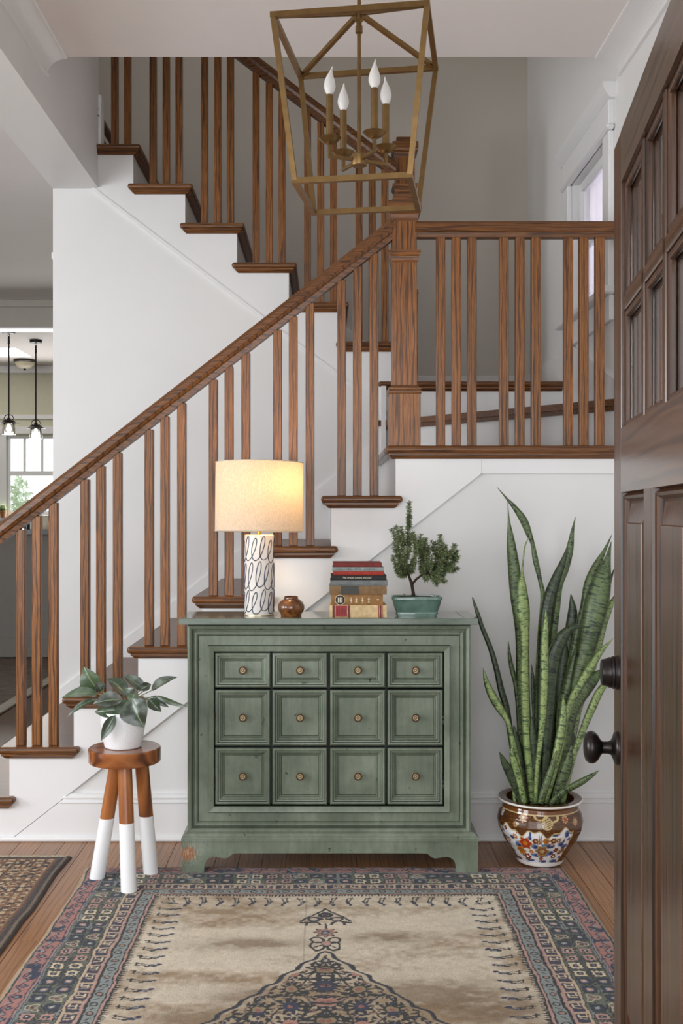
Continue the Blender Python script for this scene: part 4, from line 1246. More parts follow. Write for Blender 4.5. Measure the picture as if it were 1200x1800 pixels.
def broad_leaf(base, tip, width, lift, roll):
    """ovate leaf: base and tip in world space, width, droop of the middle, roll about its own axis"""
    base, tip = Vector(base), Vector(tip)
    ax = (tip - base)
    L = ax.length
    ax.normalize()
    n0 = Vector((0, -1, 0.55))
    n0 = (n0 - ax * n0.dot(ax)).normalized()
    n0 = Matrix.Rotation(roll, 3, ax) @ n0
    sd = ax.cross(n0).normalized()
    vs, fs, uv = [], [], []
    NU, NV = 8, 14
    for j in range(NV + 1):
        t = j / NV
        wd = width / 2 * (math.sin(math.pi * t ** 0.78) ** 0.75) * (1 - 0.35 * t ** 3)
        wd = max(wd, 0.0004)
        c_ = base + ax * L * t + n0 * lift * math.sin(math.pi * t)
        for i_ in range(NU + 1):
            u = -1 + 2 * i_ / NU
            vs.append(c_ + sd * u * wd + n0 * (abs(u) ** 1.4 * wd * 0.35 + 0.02 * wd * math.sin(t * 14 + u * 3)))
            uv.append((u, t))
    for j in range(NV):
        for i_ in range(NU):
            a = j * (NU + 1) + i_
            fs.append((a, a + 1, a + NU + 2, a + NU + 1))
    o = mesh('leaf', vs, fs, PLF, None, True) if False else mesh('leaf', vs, fs, PLF.m, None, True)
    ul = o.data.uv_layers.new(name='UVMap')
    for lp_ in o.data.loops: ul.data[lp_.index].uv = uv[lp_.vertex_index]
    return o
STEM = plain('leaf_stalk', (112, 128, 84), 0.5)
pc = Vector((wx, wy, sz + 0.113))
# base px, tip px, width px, forward distance base/tip, bulge, roll
BL = [((168, 1214), (145, 1173), 34, 0.03, 0.02, 0.012, -0.4), ((172, 1218), (112, 1224), 19, -0.01, -0.03, 0.012, 0.3), ((172, 1226), (126, 1254), 11, -0.03, -0.06, 0.012, 0.2),
      ((221, 1224), (171, 1231), 25, -0.06, -0.07, 0.010, 0.1), ((212, 1244), (172, 1247), 21, -0.05, -0.05, 0.008, -0.2), ((210, 1250), (188, 1292), 17, -0.078, -0.095, 0.006, -0.2),
      ((222, 1222), (184, 1195), 26, 0.0, 0.02, 0.012, 0.5), ((250, 1218), (210, 1192), 20, 0.04, 0.06, 0.010, 0.3), ((238, 1222), (261, 1270), 46, -0.065, -0.085, 0.012, 0.35),
      ((231, 1226), (211, 1253), 24, -0.05, -0.06, 0.008, -0.3), ((266, 1214), (311, 1191), 21, 0.0, 0.01, 0.008, -0.5), ((275, 1222), (333, 1241), 9, -0.01, -0.02, 0.010, 0.6),
      ((268, 1225), (297, 1243), 10, 0.01, 0.0, 0.008, 0.5), ((262, 1228), (285, 1249), 17, -0.01, -0.02, 0.006, 0.2), ((246, 1214), (262, 1206), 14, 0.02, 0.04, 0.006, 0.2),
      ((232, 1222), (222, 1208), 20, -0.02, -0.015, 0.006, 0.0), ((240, 1216), (236, 1232), 16, -0.04, -0.05, 0.004, 0.3), ((178, 1215), (170, 1199), 18, 0.0, 0.0, 0.006, 0.2)]
for b_, t_, wd, fb, ft, lf, rl in BL:
    P0, P1 = at(*b_, wy) + Vector((0, fb, 0)), at(*t_, wy) + Vector((0, ft, 0))
    lfo = broad_leaf(P0, P1, wd * 1.18 * wy / F, lf, rl)
    stp = [pc + Vector((random.uniform(-0.02, 0.02), random.uniform(-0.02, 0.02), -0.004)), pc.lerp(P0, 0.55) + Vector((0, 0, 0.012)), P0]
    vs, fs = tube_data(stp, [0.0022, 0.0018, 0.0014], 6)
    mesh('stalk', vs, fs, STEM, lfo, True)
    q.append(lfo)
adopt(wp, *q)

# ================================================================== PAINTED PLANTER AND SNAKE PLANT
pd_ = 3.79
pxc = xa(948.5, pd_)
pln = thing('planter', 'brown and white painted porcelain planter with blue and red flowers holding a snake plant', 'planter', (pxc, pd_, RUGT))
NT, kz_ = 360, 0.2225
rp = [(0.001, 0.0), (0.076, 0.0), (0.079, 0.004), (0.083, 0.012)]
ctrl = [(0.0, 0.083), (0.18, 0.104), (0.38, 0.1285), (0.56, 0.1445), (0.70, 0.1490), (0.82, 0.1445), (0.92, 0.1340), (1.0, 0.1290)]
def prad(t):
    for (a, ra), (b, rb) in zip(ctrl, ctrl[1:]):
        if t <= b:
            f = (t - a) / (b - a)
            f = f * f * (3 - 2 * f) * 0.35 + f * 0.65
            return ra + (rb - ra) * f
    return ctrl[-1][1]
NZ = 150
body_h0, body_h1 = 0.012, 0.205
vs, col = [], []
prof = []
for j in range(NZ + 1):
    t = j / NZ
    prof.append((prad(t), body_h0 + (body_h1 - body_h0) * t, t))
# flowers: angle from the front centre (rad), height fraction, radius (m), petal colour, centre colour
cB, cDB, cR, cO, cDR, cT, cW, cBR, cG = [lin(c_) for c_ in ((92, 112, 152), (52, 66, 104), (176, 62, 30), (196, 120, 36), (122, 46, 28), (150, 104, 60), (232, 230, 230), (84, 50, 24), (196, 172, 120))]
fl_ = []
def px2(pxx, pyy):
    """photo pixel on the planter -> angle and height fraction"""
    Z = za(pyy, pd_ - 0.13) - RUGT
    t = (Z - body_h0) / (body_h1 - body_h0)
    r = prad(max(0, min(1, t)))
    s_ = max(-0.98, min(0.98, (xa(pxx, pd_ - 0.12) - pxc) / r))
    return math.asin(s_), t
for pxx, pyy, r_, c1, c2 in ((924, 1485, 12, cR, cO), (920, 1502, 9, cO, cT), (953, 1499, 11.5, cT, cG), (931, 1513, 7, cDR, cW), (910, 1464, 5, cR, cW), (907, 1475, 5, cO, cW), (900, 1486, 5, cR, cW), (893, 1464, 4, cDR, cO), (971, 1477, 6, cDR, cG), (980, 1477, 5, cT, cW), (958, 1478, 6.5, cO, cT), (940, 1479, 6, cDR, cG), (946, 1482, 4, cT, cW), (974, 1510, 5, cDR, cW), (985, 1503, 5, cDR, cG), (977, 1497, 5, cDR, cT), (953, 1515, 4, cDR, cO), (900, 1500, 5, cDR, cW), (905, 1506, 4, cO, cW), (914, 1517, 5, cDR, cO), (922, 1522, 3.5, cDR, cR), (936, 1502, 4.5, cO, cG), (969, 1485, 3.5, cT, cW), (990, 1497, 4, cDR, cT), (888, 1468, 3, cO, cW)):
    a, t = px2(pxx, pyy)
    fl_.append((a, t, r_ * 0.00195, c1, c2))
blue = []
for pxx, pyy, w_, h_ in ((973, 1465, 9, 4), (915, 1492, 7, 8), (962, 1488, 12, 5), (895, 1492, 6, 7), (945, 1508, 10, 4), (957, 1521, 7, 3), (975, 1521, 7, 3.5), (990, 1491, 5, 5), (995, 1466, 5, 7), (933, 1527, 8, 2.2), (903, 1478, 5, 4), (897, 1515, 5, 6), (968, 1503, 6, 5), (930, 1473, 3, 5), (885, 1457, 4, 5), (955, 1508, 9, 4), (985, 1485, 6, 5), (925, 1510, 5, 4), (912, 1460, 3, 3), (935, 1520, 9, 3), (940, 1490, 6, 5), (930, 1465, 2, 6), (990, 1480, 2, 5)):
    a, t = px2(pxx, pyy)
    blue.append((a, t, w_ * 0.00195, h_ * 0.00195))
body_h = body_h1 - body_h0
TH = np.linspace(0, 2 * np.pi, NT, endpoint=False)
ang = (TH + np.pi / 2 + np.pi) % (2 * np.pi) - np.pi           # 0 at front (-Y), positive to the right
AA, TT_ = np.meshgrid(ang, np.array([p_[2] for p_ in prof]))
RR = np.array([p_[0] for p_ in prof])[:, None] * np.ones_like(AA)
C = np.empty(AA.shape + (3,))
C[:] = cBR
nz = np.sin(AA * 23 + 5 * np.sin(TT_ * 40)) * np.sin(TT_ * 60 + 3 * np.cos(AA * 17))
C[nz > 0.55] = lin((116, 74, 36))
# white reserve panels on both sides, scalloped top edge
def wrap(d): return (d + np.pi) % (2 * np.pi) - np.pi
for ac in (px2(937, 1470)[0], px2(937, 1470)[0] + np.pi):
    dA = wrap(AA - ac)
    halfw = 0.86 + 0.14 * np.clip(TT_ * 1.2, 0, 1) - 0.10 * np.clip(0.2 - TT_, 0, 1)
    topz = 0.60 + 0.05 * np.cos(dA * 9) + 0.05 * (np.abs(dA) / 0.9) ** 2 - 0.03 * np.cos(dA * 21)
    inside = (np.abs(dA) < halfw) & (TT_ < topz)
    edge = (np.abs(dA) < halfw + 0.03) & (TT_ < topz + 0.025) & ~inside
    C[edge] = cG
    C[inside] = cW
    sh_ = inside & ((np.abs(dA) > halfw - 0.10)) & (np.sin(TT_ * 50 + dA * 9) > 0.1)
    C[sh_] = cB
    for a, t, ww, hh in blue:
        da = wrap(AA - a - (ac - px2(937, 1470)[0])) * RR
        dt = (TT_ - t) * body_h
        m_ = inside & ((da / ww) ** 2 + (dt / hh) ** 2 < 1 + 0.25 * np.sin(da * 900))
        C[m_] = cB
        m_ = inside & (((da - ww * 0.2) / (ww * 0.6)) ** 2 + ((dt + hh * 0.2) / (hh * 0.6)) ** 2 < 1)
        C[m_] = cDB
    for a, t, r_, c1, c2 in fl_:
        da = wrap(AA - a - (ac - px2(937, 1470)[0])) * RR
        dt = (TT_ - t) * body_h
        rr = np.sqrt(da ** 2 + dt ** 2)
        th_ = np.arctan2(dt, da)
        pet = r_ * (0.86 + 0.14 * np.cos(th_ * 6))
        C[(rr < pet * 1.12) & (TT_ < topz)] = cG
        C[(rr < pet) & (TT_ < topz)] = c1
        C[(rr < pet) & (rr > pet * 0.55) & (np.cos(th_ * 6) < -0.7) & (TT_ < topz)] = cDR
        C[(rr < r_ * 0.34) & (TT_ < topz)] = c2
    # stem lines
    m_ = inside & (np.abs(wrap(AA - ac - 0.16) * RR - 0.004 * np.sin(TT_ * 22)) < 0.0011)
    C[m_] = cT
# upper brown zone: rosettes, white tag, medallion with bow
for pxx, pyy, r_, c1, c2 in ((883, 1434, 9, cR, cO), (920, 1439, 9, lin((206, 160, 140)), cW), (992, 1441, 9, cDR, cR), (1012, 1448, 8, cT, cG), (907, 1452, 6, cT, cDR)):
    a, t = px2(pxx, pyy)
    for off in (0, np.pi):
        da = wrap(AA - a - off) * RR
        dt = (TT_ - t) * body_h
        rr = np.sqrt(da ** 2 + dt ** 2)
        th_ = np.arctan2(dt, da)
        pet = r_ * 0.00195 * (0.82 + 0.18 * np.cos(th_ * 8))
        C[rr < pet] = c1
        C[(rr < pet) & (np.abs(rr - pet * 0.6) < pet * 0.12)] = cG
        C[rr < pet * 0.3] = c2
a, t = px2(959, 1447)
da = wrap(AA - a) * RR
dt = (TT_ - t) * body_h
rr = np.sqrt(da ** 2 + dt ** 2)
med = rr < 0.0195
C[med] = cG
C[med & (rr < 0.0178) & (np.sin(da * 700) * np.sin(dt * 900 + da * 300) > 0.1)] = cBR
for bxs, bys, ww, hh in ((947, 1436, 9, 5), (969, 1437, 10, 6.5)):
    a2, t2 = px2(bxs, bys)
    e = ((wrap(AA - a2) * RR) / (ww * 0.00195)) ** 2 + ((TT_ - t2) * body_h / (hh * 0.00195)) ** 2
    C[(np.abs(e - 1) < 0.42) & ~med] = cG
for bxs in (944.5, 948.5):
    a2, t2 = px2(bxs, 1460)
    C[(np.abs(wrap(AA - a2) * RR) < 0.0016) & (TT_ < 0.60) & (TT_ > 0.42)] = cT
a2, t2 = px2(893, 1436)
tagm = (np.abs(wrap(AA - a2) * RR + (TT_ - t2) * body_h * 0.15) < 0.0075) & (np.abs(TT_ - t2) * body_h < 0.0185)
C[tagm] = cW
C[tagm & (np.sin(AA * 160 + TT_ * 60) > 0.6)] = cDB
C[(TT_ > 0.935)] = lin((112, 64, 26))
C[(TT_ > 0.915) & (TT_ <= 0.935)] = cG
C[(TT_ < 0.012)] = cW
vs = [(0.0, 0.0, 0.0)]
for r_, z_, t in prof:
    for k in range(NT):
        vs.append((r_ * math.cos(TH[k]), r_ * math.sin(TH[k]), z_))
fs = []
for j in range(NZ):
    for k in range(NT):
        fs.append((1 + j * NT + k, 1 + j * NT + (k + 1) % NT, 1 + (j + 1) * NT + (k + 1) % NT, 1 + (j + 1) * NT + k))
me = bpy.data.meshes.new('painted_body')
me.from_pydata([(a + pxc, b + pd_, c_ + RUGT) for a, b, c_ in vs], [], fs)
at_ = me.color_attributes.new('paint', 'FLOAT_COLOR', 'POINT')
buf = np.ones((len(vs), 4), dtype=np.float32)
buf[1:, :3] = C.reshape(-1, 3)
at_.data.foreach_set('color', buf.ravel())
PM = Mat('painted_porcelain')
va = PM.n('ShaderNodeVertexColor', layer_name='paint')
PM.set(Base_Color=va.outputs[0], Roughness=0.12, Coat_Weight=0.5)
q = [link('painted_body', me, PM.m, None, True)]
BRG = plain('brown_porcelain', (98, 58, 28), 0.15, var=0.3, vs=80, coat=0.5)
q.append(lathe('foot', [(0.001, 0.0), (0.0785, 0.0), (0.081, 0.003), (0.083, 0.0125), (0.001, 0.0125)], (pxc, pd_, RUGT), CER, n=64))
h1 = body_h1
q.append(lathe('rim', [(0.1285, h1 - 0.002), (0.133, h1 + 0.004), (0.141, h1 + 0.0075), (0.1435, h1 + 0.011)], (pxc, pd_, RUGT), BRG, n=96))
q.append(lathe('rim_edge', [(0.143, h1 + 0.010), (0.1462, h1 + 0.0115), (0.1470, h1 + 0.0145), (0.1455, h1 + 0.017), (0.143, h1 + 0.0175)], (pxc, pd_, RUGT), CER, n=96))
q.append(lathe('rim_top', [(0.144, h1 + 0.0168), (0.120, h1 + 0.0178), (0.117, h1 + 0.016), (0.114, h1 - 0.01)], (pxc, pd_, RUGT), BRG, n=96))
q.append(lathe('soil', [(0.113, h1 - 0.012), (0.113, h1 - 0.006), (0.06, h1 + 0.002), (0.001, h1 + 0.003)], (pxc, pd_, RUGT), SOIL, n=48))
for o in q[2:5]:
    # drop the closing caps of the open rings
    bm = bmesh.new()
    bm.from_mesh(o.data)
    bmesh.ops.delete(bm, geom=[f for f in bm.faces if len(f.verts) > 8], context='FACES')
    bm.to_mesh(o.data)
    bm.free()
adopt(pln, *q)

snake = thing('snake_plant', 'tall snake plant with banded upright leaves growing from the painted planter', 'plant', (pxc, pd_, RUGT + h1))
def snake_mat(name, light, dark, band):
    M = Mat(name)
    tc_ = M.n('ShaderNodeTexCoord')
    mp = M.n('ShaderNodeMapping')
    mp.inputs['Scale'].default_value = (0.006, 1, 1)
    M.l(tc_.outputs['UV'], mp.inputs[0])
    oi_ = M.n('ShaderNodeObjectInfo')
    cb = M.n('ShaderNodeCombineXYZ')
    mul = M.n('ShaderNodeMath', operation='MULTIPLY')
    mul.inputs[1].default_value = 9.0
    M.l(oi_.outputs['Random'], mul.inputs[0])
    M.l(mul.outputs[0], cb.inputs[1])
    M.l(cb.outputs[0], mp.inputs['Location'])
    n1 = M.noise(mp.outputs[0], 78, 5, 0.62, 0.8)
    n2 = M.noise(mp.outputs[0], 26, 2, 0.5, 0.5)
    c_ = M.ramp(n1, [(0.40, lin(dark)), (0.47, lin(light)), (0.53, lin(light)), (0.60, lin(dark))])
    c2 = M.mix(M.ramp(n2, [(0.5, (0, 0, 0)), (0.7, (0.6, 0.6, 0.6))]), c_, tuple(0.55 * a + 0.45 * b for a, b in zip(lin(light), lin(dark))))
    sp_ = M.n('ShaderNodeSeparateXYZ')
    M.l(tc_.outputs['UV'], sp_.inputs[0])
    ab_ = M.n('ShaderNodeMath', operation='ABSOLUTE')
    M.l(sp_.outputs[0], ab_.inputs[0])
    c3 = M.mix(M.ramp(ab_.outputs[0], [(0.88, (0, 0, 0)), (0.97, (0.6, 0.6, 0.6))]), c2, lin((150, 165, 110)))
    M.set(Base_Color=c3, Roughness=0.4)
    return M.m
SN = [snake_mat('snake_leaf_mid', (98, 116, 72), (34, 46, 32), 1), snake_mat('snake_leaf_light', (146, 164, 102), (66, 88, 50), 1), snake_mat('snake_leaf_dark', (66, 80, 54), (22, 30, 22), 1)]
def strap(pts, mat, twist=0.0, yaw=0.0, dep0=0.0, dep1=0.0):
    """pts: (px, py, width px) from tip to base; depth runs from dep1 at the tip to dep0 at the base"""
    pts = pts[::-1]
    n = len(pts)
    # resample with Catmull-Rom
    P = [Vector((a, b, w_)) for a, b, w_ in pts]
    out = []
    for i in range(n - 1):
        p0, p1, p2, p3 = P[max(i - 1, 0)], P[i], P[i + 1], P[min(i + 2, n - 1)]
        for k in range(5):
            t = k / 5
            out.append(0.5 * ((2 * p1) + (p2 - p0) * t + (2 * p0 - 5 * p1 + 4 * p2 - p3) * t * t + (3 * p1 - p0 - 3 * p2 + p3) * t ** 3))
    out.append(P[-1])
    m = len(out)
    cen = []
    for i, v in enumerate(out):
        t = i / (m - 1)
        d = pd_ + dep0 + (dep1 - dep0) * t ** 1.3
        cen.append(at(v.x, v.y, d))
    vs, fs, uv = [], [], []
    acc = 0
    for i in range(m):
        tg = (cen[min(i + 1, m - 1)] - cen[max(i - 1, 0)]).normalized()
        if i: acc += (cen[i] - cen[i - 1]).length
        nrm_ = Vector((0, -1, 0))
        sd = tg.cross(nrm_).normalized()
        a = yaw + twist * math.sin(2.2 * i / m * math.pi)
        sd = (Matrix.Rotation(a, 3, tg) @ sd)
        nn = sd.cross(tg).normalized()
        wd = max(out[i].z, 0.6) * 0.5 * cen[i].y / F / max(0.5, abs(math.cos(a)))
        fold = wd * 0.38
        th_ = min(0.0022, wd * 0.5)
        for u, off, th2 in ((-1, 0, 0), (-0.5, fold * 0.72, 0), (0, fold, 0), (0.5, fold * 0.72, 0), (1, 0, 0), (0.5, fold * 0.72, th_), (0, fold, th_), (-0.5, fold * 0.72, th_)):
            vs.append(cen[i] + sd * u * wd + nn * (off + th2))
            uv.append((u, acc))
    for i in range(m - 1):
        for k in range(8): fs.append((i * 8 + k, i * 8 + (k + 1) % 8, (i + 1) * 8 + (k + 1) % 8, (i + 1) * 8 + k))
    fs += [tuple(range(8))[::-1], tuple((m - 1) * 8 + k for k in range(8))]
    o = mesh('leaf', vs, fs, mat, None, True)
    ul = o.data.uv_layers.new(name='UVMap')
    for l_ in o.data.loops: ul.data[l_.index].uv = uv[l_.vertex_index]
    return o
M0, M1, M2 = SN
LEAVES = [
    ([(874, 857, 1), (890, 876, 4), (905, 893, 9), (920, 915, 13), (930, 940, 10), (936, 957, 7), (941, 985, 10), (949, 1020, 8), (954, 1050, 10), (951, 1110, 15), (947, 1200, 17), (944, 1300, 15), (940, 1412, 12)], M0, 0.5, 0.1, 0.02, 0.04),
    ([(892, 882, 1), (894, 915, 4), (898, 955, 14), (903, 1000, 20), (908, 1050, 22), (913, 1110, 16), (915, 1200, 16), (918, 1300, 18), (924, 1412, 16)], M0, 0.2, -0.2, 0.05, 0.06),
    ([(929, 945, 1), (922, 962, 3), (918, 1000, 4), (917, 1030, 16), (919, 1070, 24), (922, 1120, 17), (922, 1190, 17), (925, 1270, 17), (930, 1340, 18), (937, 1412, 16)], M1, 0.1, 0.2, -0.06, -0.01),
    ([(997, 961, 2), (990, 985, 10), (978, 1015, 17), (966, 1050, 22), (958, 1100, 24), (953, 1180, 20), (950, 1280, 18), (948, 1412, 14)], M2, 0.2, 0.1, 0.0, 0.03),
    ([(1011, 909, 1), (1006, 932, 6), (1001, 965, 13), (992, 1000, 15), (984, 1030, 10), (978, 1070, 14), (972, 1120, 16), (964, 1200, 16), (955, 1412, 12)], M0, 0.4, 0.3, 0.04, 0.06),
    ([(1003, 1045, 2), (1006, 1075, 16), (1002, 1110, 19), (996, 1160, 20), (988, 1240, 18), (975, 1412, 14)], M2, 0.2, 0.0, 0.06, 0.07),
    ([(1075, 940, 1), (1062, 968, 7), (1046, 1000, 17), (1036, 1030, 22), (1028, 1070, 20), (1016, 1120, 22), (1002, 1200, 24), (985, 1300, 22), (972, 1412, 16)], M0, 0.2, 0.2, 0.05, 0.07),
    ([(1074, 952, 1), (1067, 985, 12), (1058, 1020, 30), (1048, 1060, 40), (1037, 1110, 36), (1025, 1160, 30), (1010, 1220, 24), (994, 1300, 22), (978, 1412, 18)], M0, 0.15, -0.2, 0.0, 0.04),
    ([(1079, 1000, 2), (1066, 1040, 10), (1053, 1090, 13), (1040, 1150, 14), (1018, 1240, 14), (985, 1412, 12)], M2, 0.3, 0.3, 0.06, 0.07),
    ([(1080, 1048, 4), (1070, 1070, 12), (1060, 1100, 12), (1049, 1145, 13), (1033, 1200, 14), (1010, 1270, 14), (985, 1412, 12)], M1, 0.2, 0.1, 0.03, 0.05),
    ([(1036, 1103, 1), (1020, 1101, 5), (1003, 1105, 13), (988, 1120, 22), (975, 1150, 27), (968, 1195, 27), (965, 1250, 22), (960, 1320, 18), (954, 1412, 14)], M2, 0.1, 0.15, -0.05, -0.05),
    ([(959, 1072, 1), (959, 1095, 9), (957, 1130, 14), (957, 1180, 15), (955, 1240, 14), (951, 1290, 11), (944, 1350, 9), (941, 1412, 8)], M1, 0.1, 0.1, -0.09, -0.08),
    ([(830, 1050, 2), (838, 1075, 7), (848, 1105, 8), (862, 1140, 9), (872, 1175, 10), (881, 1215, 12), (890, 1245, 12), (897, 1290, 12), (906, 1340, 14), (918, 1412, 14)], M2, 0.2, 0.2, -0.02, 0.03),
    ([(849, 1174, 1), (855, 1200, 10), (866, 1225, 15), (880, 1248, 14), (892, 1268, 9), (899, 1295, 10), (908, 1340, 14), (922, 1412, 14)], M1, 0.3, 0.2, -0.07, -0.04),
    ([(893, 1127, 1), (895, 1150, 6), (900, 1178, 9), (907, 1205, 10), (912, 1260, 10), (920, 1412, 10)], M0, 0.1, 0.2, 0.05, 0.06),
    ([(877, 1321, 1), (886, 1340, 12), (898, 1362, 18), (910, 1388, 18), (920, 1412, 14)], M2, 0.2, 0.2, -0.08, -0.11),
    ([(1053, 1354, 1), (1040, 1363, 8), (1020, 1375, 13), (1000, 1386, 14), (982, 1398, 13), (966, 1414, 10)], M0, 0.2, 0.3, -0.09, -0.12),
    ([(1078, 1122, 1), (1062, 1138, 7), (1047, 1158, 12), (1033, 1180, 15), (1018, 1205, 15), (1004, 1232, 14), (994, 1265, 12), (986, 1310, 13), (972, 1360, 14), (958, 1412, 12)], M1, 0.2, 0.1, -0.06, -0.04),
    ([(1057, 1178, 4), (1045, 1190, 20), (1030, 1208, 25), (1014, 1232, 24), (1002, 1258, 22), (992, 1300, 22), (980, 1412, 16)], M0, 0.2, 0.1, -0.02, 0.0),
    ([(1070, 1195, 8), (1054, 1215, 14), (1042, 1240, 15), (1030, 1268, 14), (1018, 1300, 13), (1004, 1340, 13), (988, 1412, 12)], M1, 0.2, 0.2, -0.03, -0.02),
    ([(990, 1222, 2), (990, 1245, 10), (988, 1275, 15), (981, 1310, 15), (972, 1345, 12), (960, 1380, 10), (950, 1412, 9)], M1, 0.2, 0.1, -0.10, -0.08),
    ([(934, 1260, 2), (936, 1290, 14), (940, 1330, 18), (944, 1370, 17), (946, 1412, 15)], M2, 0.1, 0.0, -0.06, -0.06),
    ([(1012, 1140, 4), (1008, 1170, 20), (1000, 1210, 26), (990, 1260, 26), (980, 1412, 20)], M0, 0.1, 0.2, 0.01, 0.03),
    ([(903, 1275, 2), (908, 1310, 16), (917, 1360, 20), (928, 1412, 18)], M2, 0.1, 0.2, -0.05, -0.05),
    ([(902, 1305, 1), (900, 1325, 10), (906, 1350, 16), (914, 1378, 13), (922, 1412, 10)], M1, 0.1, 0.2, -0.09, -0.09),
    ([(934, 1168, 1), (936, 1195, 7), (937, 1230, 7), (938, 1270, 5), (940, 1412, 5)], M2, 0.1, 0.3, 0.0, 0.0),
    ([(985, 1110, 2), (990, 1150, 22), (986, 1230, 26), (978, 1412, 20)], M2, 0.1, 0.1, 0.05, 0.06),
    ([(965, 1260, 3), (968, 1310, 18), (966, 1412, 16)], M2, 0.1, 0.1, 0.02, 0.03),
    ([(1010, 1270, 3), (1000, 1310, 20), (990, 1350, 20), (980, 1412, 16)], M2, 0.1, 0.1, 0.03, 0.03),
    ([(1004, 1310, 4), (996, 1345, 20), (985, 1380, 20), (975, 1412, 18)], M0, 0.1, 0.2, -0.06, -0.06),
    ([(978, 1320, 2), (968, 1355, 12), (958, 1385, 14), (950, 1412, 12)], M0, 0.1, 0.2, -0.11, -0.11),
    ([(902, 1372, 1), (903, 1392, 6), (905, 1412, 7)], M1, 0.1, 0.0, -0.07, -0.07),
    ([(950, 1300, 3), (953, 1345, 14), (952, 1412, 14)], M2, 0.1, 0.1, -0.03, -0.03),
]
q = [strap(*l_) for l_ in LEAVES]
adopt(snake, *q)

# ================================================================== RUGS
def grid_object(name, XX, YY, ZZ, Cc, mat, skirt=True):
    ny, nx = XX.shape
    co = np.stack([XX, YY, ZZ], -1).reshape(-1, 3)
    idx = np.arange(ny * nx).reshape(ny, nx)
    quads = np.stack([idx[:-1, :-1], idx[:-1, 1:], idx[1:, 1:], idx[1:, :-1]], -1).reshape(-1, 4)
    colr = np.ones((co.shape[0], 4))
    colr[:, :3] = Cc.reshape(-1, 3)
    if skirt:
        loop = np.concatenate([idx[0, :], idx[1:, -1], idx[-1, -2::-1], idx[-2:0:-1, 0]])
        low = co[loop].copy()
        low[:, 2] = 0.0005
        n0 = co.shape[0]
        co = np.concatenate([co, low])
        colr = np.concatenate([colr, colr[loop]])
        li = np.arange(len(loop)) + n0
        quads = np.concatenate([quads, np.stack([np.roll(loop, -1), loop, li, np.roll(li, -1)], -1)])
    me = bpy.data.meshes.new(name)
    me.vertices.add(len(co))
    me.vertices.foreach_set('co', co.astype(np.float32).ravel())
    me.loops.add(quads.size)
    me.loops.foreach_set('vertex_index', quads.astype(np.int32).ravel())
    me.polygons.add(len(quads))
    me.polygons.foreach_set('loop_start', (np.arange(len(quads)) * 4).astype(np.int32))
    try: me.polygons.foreach_set('loop_total', np.full(len(quads), 4, dtype=np.int32))
    except Exception: pass
    me.update(calc_edges=True)
    me.validate()
    a = me.color_attributes.new('dye', 'FLOAT_COLOR', 'POINT')
    a.data.foreach_set('color', colr.astype(np.float32).ravel())
    return link(name, me, mat, None, True)
def rug_mat(name, amp=0.5):
    M = Mat(name)
    va_ = M.n('ShaderNodeVertexColor', layer_name='dye')
    v = M.coords(rnd=False)
    n1 = M.noise(v, 420, 3, 0.7)
    n2 = M.noise(v, 30, 4, 0.6)
    c_ = M.mix(amp, va_.outputs[0], M.ramp(n1, [(0.3, (0.5, 0.48, 0.46)), (0.7, (1.25, 1.24, 1.22))]), 'MULTIPLY')
    c_ = M.mix(0.5, c_, M.ramp(n2, [(0.3, (0.78, 0.76, 0.74)), (0.7, (1.15, 1.14, 1.13))]), 'MULTIPLY')
    M.set(Base_Color=c_, Roughness=0.95, Sheen_Weight=0.15)
    M.bump(n1, 0.6, 0.004)
    return M.m
def pal(c_): return np.array(lin(c_))
NAVY, BLK, CRM, PNK, GRN, LBL, TAN, PUR, ROSE, BRN = [pal(c_) for c_ in ((34, 42, 72), (24, 22, 23), (222, 206, 176), (176, 128, 114), (98, 106, 92), (142, 150, 148), (206, 182, 154), (58, 50, 72), (190, 150, 138), (128, 100, 66))]
def vnoise(X, Y, s, seed):
    """smooth value noise"""
    r = np.random.default_rng(seed).random((64, 64))
    x_, y_ = X * s + 100, Y * s + 100
    xi, yi = np.floor(x_).astype(int), np.floor(y_).astype(int)
    fx, fy = x_ - xi, y_ - yi
    fx, fy = fx * fx * (3 - 2 * fx), fy * fy * (3 - 2 * fy)
    g = lambda a, b: r[a % 64, b % 64]
    return (g(xi, yi) * (1 - fx) + g(xi + 1, yi) * fx) * (1 - fy) + (g(xi, yi + 1) * (1 - fx) + g(xi + 1, yi + 1) * fx) * fy
def per(v, p_): return (v % p_) - p_ / 2
RX0, RX1, RY0, RY1 = -0.818, 0.822, 1.42, 3.722
xs = np.arange(RX0, RX1 + 1e-6, 0.0026)
ys = np.concatenate([np.arange(RY0, 2.5, 0.0045), np.arange(2.5, RY1 + 1e-6, 0.0026)])
X, Y = np.meshgrid(xs, ys)
wob = lambda a, k: 0.004 * (vnoise(a, a * 0, 9, k) - 0.5)
Xw = X + wob(Y, 3) * 1.5 + 0.0042 * (vnoise(X, Y, 75, 41) - 0.5) + 0.006 * (vnoise(X, Y, 24, 43) - 0.5)
Yw = Y + wob(X, 4) * 1.5 + 0.006 * (vnoise(X, Y, 75, 42) - 0.5) + 0.009 * (vnoise(X, Y, 24, 44) - 0.5)
ds_ = np.minimum(Xw - RX0, RX1 - Xw)
db_ = RY1 - Yw
side = ds_ < db_
D = np.minimum(ds_, db_)
A = np.where(side, Yw, Xw)
C = np.empty(X.shape + (3,))
